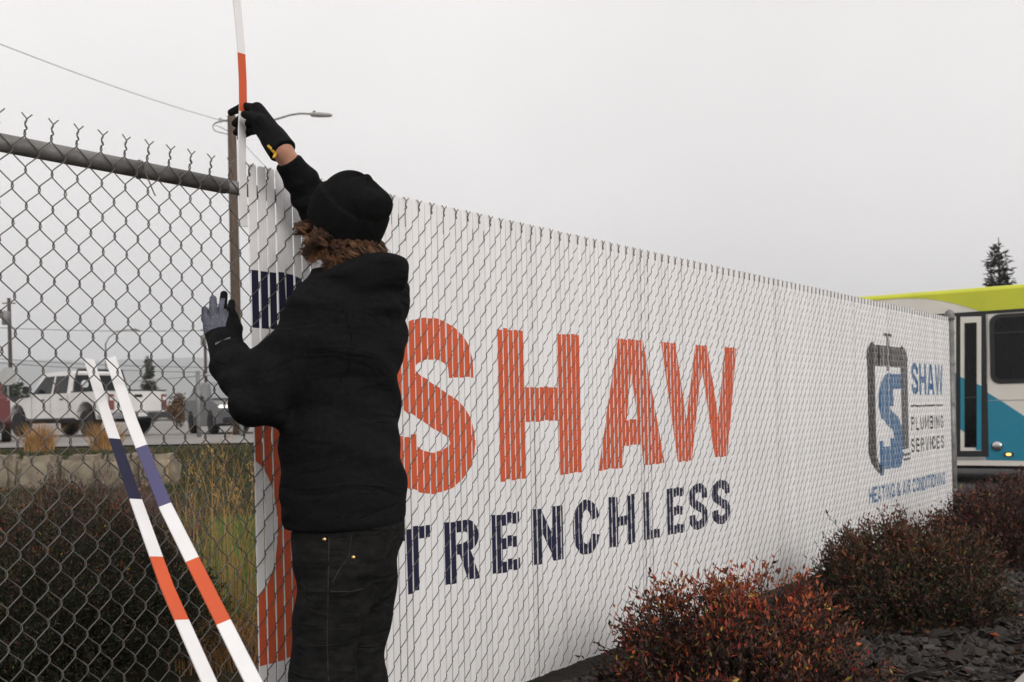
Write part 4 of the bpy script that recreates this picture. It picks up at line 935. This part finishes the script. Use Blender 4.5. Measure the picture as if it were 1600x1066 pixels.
# ------------------------------------------------------------------ planting
def leafcloud(P, D, length, width, rng_, curl=.25):
    """kite-shaped leaves at P along D; returns V,F arrays"""
    n = len(P); D = D/np.linalg.norm(D, axis=1, keepdims=True); q = rng_.normal(size=(n, 3)); S = np.cross(D, q); S /= np.linalg.norm(S, axis=1, keepdims=True)+1e-9; Nn = np.cross(S, D)
    l = (length*rng_.uniform(.6, 1.3, n))[:, None]; w_ = (width*rng_.uniform(.7, 1.2, n))[:, None]
    V = np.stack([P, P+D*l*.45+S*w_/2+Nn*l*curl*.3, P+D*l-Nn*l*curl*.3, P+D*l*.45-S*w_/2+Nn*l*curl*.3], 1).reshape(-1, 3)
    i = np.arange(n)*4; return V, np.stack([i, i+1, i+2, i+3], 1)
def shrub(name, label, c, rx, ry, h, stems, per, ll, lw, leaf_mats, pick, twig_m, seed, cat='shrub', group=None, twig_r=.0022, uneven=.22, sparse=0, lower=0.0, spread=.5, twigs=2, tipf=.35, upright=.0):
    g = np.random.default_rng(seed); th_ = thing(name, label, cat, c, group=group)
    az = g.uniform(0, 2*math.pi, stems); u = g.uniform(0, 1, stems)**spread; elv = np.arccos(np.clip(u, 0, 1)); elv = math.pi/2-elv
    elv = np.arcsin(g.uniform(lower, 1, stems))
    k = 1+uneven*(np.sin(az*3+seed)*.5+np.sin(az*5+elv*4+2*seed)*.35+g.normal(0, .45, stems)*.5); k = np.clip(k, .55, 1.35)
    tip = np.stack([np.cos(az)*np.cos(elv)*rx*k, np.sin(az)*np.cos(elv)*ry*k, h*(.12+.88*np.sin(elv))*np.clip(k, .7, 1.12)], 1)
    rad = g.uniform(.02, .32, stems); root = np.stack([np.cos(az)*rx*rad, np.sin(az)*ry*rad, np.full(stems, -.03)], 1)
    tw = MB(); LP, LD, LF_ = [], [], []
    for i in range(stems):
        mid_ = (root[i]+tip[i])/2+(tip[i]-root[i])*np.array([1, 1, 0])*upright+np.array([0, 0, h*.06-h*.10*(upright > 0)])+g.normal(0, .03*rx, 3)
        ts = np.linspace(0, 1, 7)[:, None]; pts = (1-ts)**2*root[i]+2*ts*(1-ts)*mid_+ts**2*tip[i]
        pts[2:6] += g.normal(0, .012, (4, 3)); tw.tube(list(pts), [twig_r*(1.5-1.1*t) for t in ts[:, 0]], 3, caps=False)
        t_ = 1-np.where(g.random(per) < tipf, g.random(per)**.8*.20, .1+g.random(per)*.62)
        idx = np.clip(t_*6, 0, 5.999); i0 = idx.astype(int); f = (idx-i0)[:, None]; base = pts[i0]*(1-f)+pts[i0+1]*f
        dr = pts[i0+1]-pts[i0]; dr /= np.linalg.norm(dr, axis=1, keepdims=True)
        q = g.normal(size=(per, 3)); out_ = dr*.8+q*.62+np.array([0, 0, .22])
        off = g.normal(0, .018, (per, 3))*(1+ (1-t_)[:, None]*2)
        LP.append(base+off); LD.append(out_); LF_.append(t_+g.normal(0, .10, per))
        for _ in range(twigs):      # side twigs
            s_ = g.uniform(.35, .9); ix = int(s_*6); b0 = pts[ix]; e_ = b0+dr[0]*.05+g.normal(0, .05, 3)*np.array([1, 1, .6])+np.array([0, 0, .04]); tw.tube([b0, (b0+e_)/2+g.normal(0, .006, 3), e_], [twig_r*.7, twig_r*.5, twig_r*.3], 3, caps=False)
            m_ = max(2, per//7); tt_ = g.uniform(.3, 1, m_)[:, None]; LP.append(b0+(e_-b0)*tt_); LD.append((e_-b0)*8+g.normal(size=(m_, 3))*.8); LF_.append(np.full(m_, s_)+g.normal(0, .1, m_))
    P, D, T = np.concatenate(LP), np.concatenate(LD), np.concatenate(LF_)
    ok = P[:, 2] > .005; P, D, T = P[ok], D[ok], T[ok]
    V, Fq = leafcloud(P, D, ll, lw, g)
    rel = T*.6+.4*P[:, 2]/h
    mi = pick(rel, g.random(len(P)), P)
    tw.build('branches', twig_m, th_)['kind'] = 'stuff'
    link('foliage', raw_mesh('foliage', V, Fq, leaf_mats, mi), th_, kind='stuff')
    return th_
def leafm(n, c): return mat(n, c, .55, .35, 25, spec=.3)
LRED = leafm('red autumn leaf', (.26, .030, .022)); LORA = leafm('orange autumn leaf', (.30, .075, .022)); LBRN = leafm('brown leaf', (.075, .034, .02)); LYEL = leafm('yellow leaf', (.30, .21, .03))
LDGR = leafm('dark green leaf', (.014, .021, .008)); LOLV = leafm('olive leaf', (.042, .044, .015)); LMAR = leafm('maroon leaf', (.055, .018, .016)); LRST = leafm('rust leaf', (.11, .042, .018))
LPNK = leafm('faded pink brown leaf', (.12, .062, .055)); TWG = mat('brown twig', (.05, .032, .024), .8, .3, 30); TWGP = mat('purple brown twig', (.10, .060, .055), .8, .3, 30)
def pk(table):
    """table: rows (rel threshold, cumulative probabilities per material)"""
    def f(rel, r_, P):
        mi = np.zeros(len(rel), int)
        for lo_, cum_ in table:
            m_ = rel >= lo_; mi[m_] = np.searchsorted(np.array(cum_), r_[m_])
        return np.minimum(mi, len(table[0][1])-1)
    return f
GS = 'autumn shrubs along the printed fence'
def gpt(px, Z, z=0.0): p = at(px, 600, Z); p[2] = z; return p
TWGD = mat('dark maroon twig', (.028, .016, .013), .8, .3, 30); LDBR = leafm('dark brown leaf', (.030, .016, .011)); AUT = [LRED, LORA, LRST, LBRN, LMAR, LYEL, LDGR, LDBR]
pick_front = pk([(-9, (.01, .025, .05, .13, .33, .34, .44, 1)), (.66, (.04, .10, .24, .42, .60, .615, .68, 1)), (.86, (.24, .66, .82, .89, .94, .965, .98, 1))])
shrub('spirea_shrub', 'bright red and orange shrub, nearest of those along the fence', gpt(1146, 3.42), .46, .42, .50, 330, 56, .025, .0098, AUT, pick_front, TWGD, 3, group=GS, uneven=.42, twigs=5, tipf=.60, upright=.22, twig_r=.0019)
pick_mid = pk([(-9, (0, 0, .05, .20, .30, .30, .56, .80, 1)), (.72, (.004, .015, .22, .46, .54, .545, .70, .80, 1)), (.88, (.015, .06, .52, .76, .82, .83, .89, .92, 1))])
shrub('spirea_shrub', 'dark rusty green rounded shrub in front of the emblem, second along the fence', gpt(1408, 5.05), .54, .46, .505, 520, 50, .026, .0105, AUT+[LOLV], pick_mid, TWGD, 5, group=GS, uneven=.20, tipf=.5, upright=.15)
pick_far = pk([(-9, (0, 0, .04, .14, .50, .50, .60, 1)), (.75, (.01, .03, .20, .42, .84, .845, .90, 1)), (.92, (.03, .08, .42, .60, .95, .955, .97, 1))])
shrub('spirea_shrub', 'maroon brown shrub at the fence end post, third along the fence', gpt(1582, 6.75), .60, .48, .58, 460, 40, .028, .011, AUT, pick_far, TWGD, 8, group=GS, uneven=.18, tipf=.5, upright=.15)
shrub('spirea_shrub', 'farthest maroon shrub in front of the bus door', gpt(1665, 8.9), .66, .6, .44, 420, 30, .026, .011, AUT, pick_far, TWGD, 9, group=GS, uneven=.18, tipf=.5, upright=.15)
GB = 'shrubs behind the open mesh'
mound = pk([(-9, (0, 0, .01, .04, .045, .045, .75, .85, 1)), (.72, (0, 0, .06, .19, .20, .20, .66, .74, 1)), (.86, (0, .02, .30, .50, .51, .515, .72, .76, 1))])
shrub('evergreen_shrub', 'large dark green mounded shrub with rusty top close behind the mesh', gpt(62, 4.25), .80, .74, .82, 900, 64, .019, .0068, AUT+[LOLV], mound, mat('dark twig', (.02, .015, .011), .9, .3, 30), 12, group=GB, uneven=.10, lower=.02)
bare = pk([(-9, (0, 0, .05, .30, .42, .42, .44, .50, 1))])
shrub('bare_shrub', 'pinkish brown nearly leafless shrub below the stone wall', gpt(130, 7.9), .85, .55, .70, 420, 9, .028, .010, AUT+[LPNK, LOLV], bare, TWGP, 14, group=GB, uneven=.22, twigs=4, twig_r=.0035)
shrub('bare_shrub', 'small brown twiggy shrub beside the tall dry grass', gpt(248, 7.4), .40, .4, .56, 110, 10, .024, .009, AUT+[LPNK, LOLV], bare, TWGP, 15, group=GB, uneven=.22, twigs=4, twig_r=.003)

# tall dry grass
G1 = mat('golden dry grass', (.44, .25, .085), .8, .25, 3); G2 = mat('pale straw', (.46, .31, .14), .8, .2, 3); G3 = mat('rusty dry grass', (.30, .13, .035), .8, .25, 3); G4 = mat('green grass blade', (.10, .185, .026), .7, .25, 3); G5 = mat('olive dull grass', (.034, .045, .014), .8, .3, 3)
def blades(base, hgt, lean_, width, g, seg=4):
    n = len(base); az = g.uniform(0, 2*math.pi, n); d = np.stack([np.cos(az), np.sin(az), np.zeros(n)], 1)
    fa = g.uniform(0, 2*math.pi, n); s = np.stack([np.cos(fa), np.sin(fa), np.zeros(n)], 1)
    V = []
    for k in range(seg+1):
        t = k/seg; c = base+d*(lean_*t**2)[:, None]; c = c+np.array([0, 0, 1.0])*(hgt*t*(1-.12*t*(lean_/(hgt+1e-6))))[:, None]
        w_ = (width*(1-.85*t))[:, None]/2; V += [c-s*w_, c+s*w_]
    V = np.stack(V, 1).reshape(-1, 3); i = np.arange(n)*(2*(seg+1)); F = []
    for k in range(seg): F.append(np.stack([i+2*k, i+2*k+1, i+2*k+3, i+2*k+2], 1))
    return V, np.stack(F, 1).reshape(-1, 4), seg
def clump(name, label, c, r, h, n, mats_, probs, lean_, wd, seed, seeds=0, group='dry grass clumps'):
    g = np.random.default_rng(seed); t = thing(name, label, 'grass clump', c, group=group)
    a = g.uniform(0, 6.28, n); rr_ = r*g.random(n)**.6; base = np.stack([rr_*np.cos(a), rr_*np.sin(a), np.full(n, -.02)], 1)
    hh = h*g.uniform(.55, 1.05, n); V, F, sg = blades(base, hh, hh*g.uniform(.05, lean_, n), np.full(n, wd)*g.uniform(.6, 1.3, n), g)
    mi = np.repeat(np.searchsorted(np.array(probs), g.random(n)), sg)
    link('blades', raw_mesh('blades', V, F, mats_, mi), t, kind='stuff')
    if seeds:
        tips = V.reshape(n, -1, 3)[:, -1]; sel = g.choice(n, min(seeds, n), replace=False); P = np.repeat(tips[sel], 12, 0)+g.normal(0, .011, (12*len(sel), 3))*np.array([1, 1, 4.5]); D = g.normal(0, .4, P.shape)+np.array([0, 0, 1.0])
        V2, F2 = leafcloud(P, D, .03, .006, g); link('seed_heads', raw_mesh('seed_heads', V2, F2, mats_[:2], g.integers(0, 2, len(F2))), t, kind='stuff')
    return t
clump('ornamental_grass', 'tall golden dry grass next to the first slat', gpt(362, 5.7), .24, 1.02, 80, [G1, G2, G1], (.5, .8, 1), .35, .006, 21, 9)
clump('ornamental_grass', 'thin tall golden grass between leaning slats and man', gpt(318, 6.6), .26, .98, 40, [G1, G2, G1], (.5, .8, 1), .45, .006, 22, 8)
clump('ornamental_grass', 'tall dry grass farther back on the bank under the car', gpt(340, 8.6), .45, .95, 26, [G1, G2, G5], (.5, .7, 1), .4, .007, 23, 8)
clump('ornamental_grass', 'low rusty grass tuft at the foot of the first slat', gpt(356, 4.5), .30, .34, 420, [G1, G2, G3], (.3, .4, 1), 1.1, .005, 24)
for k, (px, z_, lb) in enumerate(((60, 16.2, 'tan grass tuft under the middle of the pickup'), (163, 16.2, 'tan grass tuft by the rear wheel of the pickup'))):
    p = gpt(px, z_); p[2] = gz(p); clump('ornamental_grass', lb, p, .22, .56, 600, [G1, G2, G3], (.3, .5, 1), .75, .012, 31+k)
def grass_field(name, n, t0, t1, u0, u1, hgt, wd, mats_, probs, seed):
    g = np.random.default_rng(seed); t = np.sqrt(g.uniform(t0**2, t1**2, n)); u = g.uniform(u0, u1, n)
    px, py = CAM[0]+FW[0]*t+RT[0]*t*u, CAM[1]+FW[1]*t+RT[1]*t*u
    base = np.stack([px, py, ground_z(px, py)-.005], 1); hh = hgt*g.uniform(.4, 1.2, n)
    V, F, sg = blades(base, hh, hh*g.uniform(.1, .9, n), wd*g.uniform(.6, 1.3, n)*(t/t0)**.5, g, 2)
    link(name, raw_mesh(name, V, F, mats_, np.repeat(np.searchsorted(np.array(probs), g.random(n)), sg)), kind='stuff')
grass_field('lawn_grass', 30000, 5.3, 10.2, -.42, -.24, .07, .006, [G4, G5], (.85, 1), 41)
grass_field('bank_grass', 30000, 10.3, 17.0, -.56, -.20, .085, .012, [G5, G3, G1], (.93, .985, 1), 42)

# retaining wall of big stones below the road
M_STN = mat('tan retaining stone', (.23, .195, .145), .95, .3, 5, .6, 18, spec=.1)
wt_ = 12.75; pw0 = at(-120, 720, wt_); wall = thing('retaining_wall', 'low wall of big tan stones between the shrubs and the road', 'wall', (pw0[0], pw0[1], gz(pw0)))
g = random.Random(6); xcur = -130
while xcur < 268:
    wpx = g.uniform(55, 95); pa, pb_ = at(xcur+1.5, 700, wt_), at(xcur+wpx, 700, wt_+g.uniform(-.1, .1)); xcur += wpx
    L_b = np.linalg.norm((pb_-pa)[:2]); mdp = (pa+pb_)/2; zc0 = gz(mdp-FW*.4)-.08; zc1 = at(100, 713+g.uniform(-4, 5), wt_)[2]
    bm = bmesh.new(); bmesh.ops.create_cube(bm, size=1); bmesh.ops.scale(bm, vec=(L_b-.03, .5, zc1-zc0), verts=bm.verts)
    bmesh.ops.bevel(bm, geom=bm.edges[:], offset=.07, segments=2, affect='EDGES'); bmesh.ops.subdivide_edges(bm, edges=[e for e in bm.edges if e.calc_length() > .2], cuts=3)
    for v in bm.verts: v.co += Vector((g.uniform(-.015, .015), g.uniform(-.02, .02), g.uniform(-.018, .018)))
    me = bpy.data.meshes.new('stone'); bm.to_mesh(me); bm.free(); me.materials.append(M_STN)
    o = link('stone', me, wall, np.array([mdp[0], mdp[1], (zc0+zc1)/2])-np.array(wall.location)); o.rotation_euler[2] = math.atan2(pb_[1]-pa[1], pb_[0]-pa[0])

# trees
M_BARK = mat('dark bark', (.045, .033, .026), .9, .3, 12); NEED = [leafm('dark needles', (.018, .024, .013)), leafm('brown needles', (.05, .03, .018)), leafm('green needles', (.035, .05, .024))]
def conifer(name, label, base, h, wid, seed, whorls=26, dens=60, nl=.16, bare_top=.0, droop=.25, mats_=NEED):
    g = np.random.default_rng(seed); t = thing(name, label, 'tree', base, group='distant trees')
    MB().tube([(0, 0, -.2), (.02*h*.1, 0, h*.5), (0, 0, h)], [h*.02, h*.012, h*.002], 8).build('trunk', M_BARK, t)
    br_ = MB(); P, D = [], []
    for k in range(whorls):
        z = h*(.10+.89*k/whorls); rel = 1-z/h; nb = g.integers(3, 6)
        for _ in range(nb):
            a = g.uniform(0, 6.28); ln = wid*(rel**.8)*g.uniform(.45, 1.15)+.03*h*.3; d = np.array([math.cos(a), math.sin(a), 0])
            pts = [np.array([0, 0, z])+d*ln*s+UP*(-droop*ln*s+.28*ln*s*s) for s in (0, .35, .7, 1)]
            br_.tube(pts, [.012*ln+.004, .009*ln, .006*ln, .003], 3, caps=False)
            m_ = max(4, int(dens*ln/wid*1.6)); s = g.random(m_)**.8; c = np.stack([np.interp(s, (0, .35, .7, 1), [p[j] for p in pts]) for j in range(3)], 1)
            P.append(c+g.normal(0, .035*wid, (m_, 3))); D.append(d*.6+g.normal(0, .6, (m_, 3))-UP*.15)
    br_.build('branches', M_BARK, t)['kind'] = 'stuff'
    P, D = np.concatenate(P), np.concatenate(D); V, F = leafcloud(P, D, nl, nl*.32, g)
    link('crown', raw_mesh('crown', V, F, mats_, g.integers(0, len(mats_), len(F))), t, kind='stuff'); return t
tb_ = at(1567, 700, 38); tb_[2] = -.19; th2 = at(1566, 371, 38)[2]+.19
conifer('conifer_tree', 'ragged dark conifer whose top shows above the bus roof', tb_, th2, 1.75, 51, 24, 50, .26, droop=.5, mats_=[leafm('dark brown needles', (.022, .016, .013)), NEED[0]])
tb_ = at(234, 650, 70); tb_[2] = .55; conifer('conifer_tree', 'small pointed spruce behind the tailgate of the pickup', tb_, at(234, 555, 70)[2]-.55, .95, 52, 26, 50, .24)
def blob_tree(name, label, px, ytop, Z, r, seed, mats_, nl=.25):
    g = np.random.default_rng(seed); b_ = gpt(px, Z); b_[2] = gz(b_); hgt = at(px, ytop, Z)[2]-b_[2]
    t = thing(name, label, 'tree', b_, group='distant trees'); tr2 = MB().tube([(0, 0, -.2), (0, 0, hgt*.55)], [.09*r, .05*r], 7); tr2.build('trunk', M_BARK, t)
    cs = g.normal(0, .38, (16, 3))*np.array([r, r, hgt*.42])+np.array([0, 0, hgt*.55]); cs[:, 2] = np.clip(cs[:, 2], hgt*.25, hgt*.86)
    P = cs[g.integers(0, 16, 2200)]+g.normal(0, .17, (2200, 3))*np.array([r, r, hgt*.5]); P[:, 2] = np.clip(P[:, 2], .05, hgt)
    V, F = leafcloud(P, g.normal(0, 1, P.shape), nl, nl*.5, g); link('crown', raw_mesh('crown', V, F, mats_, g.integers(0, len(mats_), len(F))), t, kind='stuff')
blob_tree('evergreen_tree', 'dark bushy evergreen at the far left beyond the road sign', 18, 592, 60, 1.3, 61, [NEED[0], NEED[2]])
blob_tree('bush', 'tan brown bush between the pickup and the silver car', 275, 616, 45, .55, 62, [LBRN, leafm('tan leaf', (.15, .10, .05))], .14)
blob_tree('bush', 'brown bush behind the silver car', 334, 600, 55, .9, 63, [LBRN, LOLV], .16)

# ------------------------------------------------------------------ slate chips in the bed
M_BED = mat('damp bed soil', (.022, .019, .016), .95, .4, 20, .6, 60, spec=.1)
bed = MB(); nx2, ny2 = 60, 12; bv = []
for i in range(nx2+1):
    for j in range(ny2+1):
        bv.append((-2.5+14*i/nx2, KY+.0+(1.9)*j/ny2*.98, .010+.008*math.sin(i*2.3+j)*math.cos(j*1.9)))
bed.add(bv, [(i*(ny2+1)+j, (i+1)*(ny2+1)+j, (i+1)*(ny2+1)+j+1, i*(ny2+1)+j+1) for i in range(nx2) for j in range(ny2)])
bedo = link('planting_bed', bed.mesh('planting_bed', M_BED, smooth=True), kind='structure')
SL = [mat('dark slate', (.022, .0175, .015), .8, .3, 9, .4, 40), mat('brown slate', (.030, .022, .018), .8, .3, 9, .4, 40), mat('grey slate', (.038, .030, .026), .75, .25, 9, .4, 40), mat('pale grey slate', (.065, .056, .050), .75, .2, 9, .4, 40)]
rg = np.random.default_rng(77)
def chip(g):
    n = int(g.integers(5, 8)); a = np.sort(g.uniform(0, 2*math.pi, n)+np.arange(n)*.0); a = np.linspace(0, 2*math.pi, n, endpoint=False)+g.uniform(-.3, .3, n)
    r_ = g.uniform(.65, 1.1, n); asp = g.uniform(.55, .95); x, y = r_*np.cos(a), asp*r_*np.sin(a)
    th_ = g.uniform(.14, .34); top_ = th_*(.5+.5*g.uniform(-.3, .3, n)); k = g.uniform(.72, .95)
    V = [(x[i], y[i], -th_*.5) for i in range(n)]+[(x[i]*k+.03, y[i]*k, top_[i]) for i in range(n)]+[(0.05, 0.02, th_*.62)]
    F = [(i, (i+1) % n, n+(i+1) % n, n+i) for i in range(n)]+[(n+i, n+(i+1) % n, 2*n) for i in range(n)]+[tuple(range(n-1, -1, -1))]
    return V, F
chips = []
for k in range(16):
    V, F = chip(rg); mb = MB().add(V, F); chips.append(mb)
NCH = 14500; cx = rg.uniform(.6, 10.6, NCH); cy = rg.uniform(KY+.03, -.02, NCH); cs_ = np.clip(rg.lognormal(math.log(.0195), .46, NCH), .012, .075)
cz_ = .012+rg.uniform(0, .022, NCH); rt = np.stack([rg.normal(0, .45, NCH), rg.normal(0, .45, NCH), rg.uniform(0, 6.28, NCH)], 1); ck = rg.integers(0, 16, NCH); cm = np.searchsorted(np.array([.46, .76, .95, 1]), rg.random(NCH))
rel = np.stack([cx, cy, cz_], 1)-CAM; zc = rel@FW; pxx = rel@RT/np.maximum(zc, .1); pzz = rel[:, 2]/np.maximum(zc, .1)
ip = 800+FPX*pxx; iy = 533+SH-FPX*pzz-(ip-800)*.021
vis = (zc > .5) & (ip > 560) & (ip < 1610) & (iy < 1076)
shc = [(gpt(1155, 3.42), .40), (gpt(1412, 5.05), .46), (gpt(1572, 6.75), .5)]
for c_, r_ in shc: vis &= ~(np.hypot(cx-c_[0], cy-c_[1]) < r_)
size = np.where(vis, cs_/np.maximum(zc, .1), 0); order = np.argsort(-size); top300 = set(order[:300].tolist())
cmesh = {}
stuffV, stuffF, stuffM = [], [], []; off = 0
acc = MB()
for i in range(NCH):
    if i in top300:
        key = (int(ck[i]), int(cm[i]))
        if key not in cmesh: cmesh[key] = chips[key[0]].mesh('stone', SL[key[1]])
        o = link('stone', cmesh[key], bedo, (cx[i], cy[i], cz_[i]+.004)); o.rotation_euler = rt[i]; o.scale = (cs_[i],)*3
    else:
        m3 = Matrix.Rotation(rt[i][2], 3, 'Z') @ Matrix.Rotation(rt[i][1], 3, 'Y') @ Matrix.Rotation(rt[i][0], 3, 'X')
        A3 = np.array(m3)*cs_[i]; acc.add(np.array(chips[ck[i]].v)@A3.T+np.array([cx[i], cy[i], cz_[i]]), chips[ck[i]].f, int(cm[i]))
so_ = link('slate_chips', acc.mesh('slate_chips', SL), bedo, kind='stuff')
# fallen leaves on the chips
g = np.random.default_rng(5); n = 420; P = np.stack([g.uniform(2.2, 9, n), g.uniform(KY+.05, -.05, n), np.full(n, .045)], 1); D = g.normal(0, 1, (n, 3))*np.array([1, 1, .15])
V, F = leafcloud(P, D, .045, .022, g); link('fallen_leaves', raw_mesh('fallen_leaves', V, F, [LRST, LORA, LBRN, LMAR], g.integers(0, 4, n)), kind='stuff')
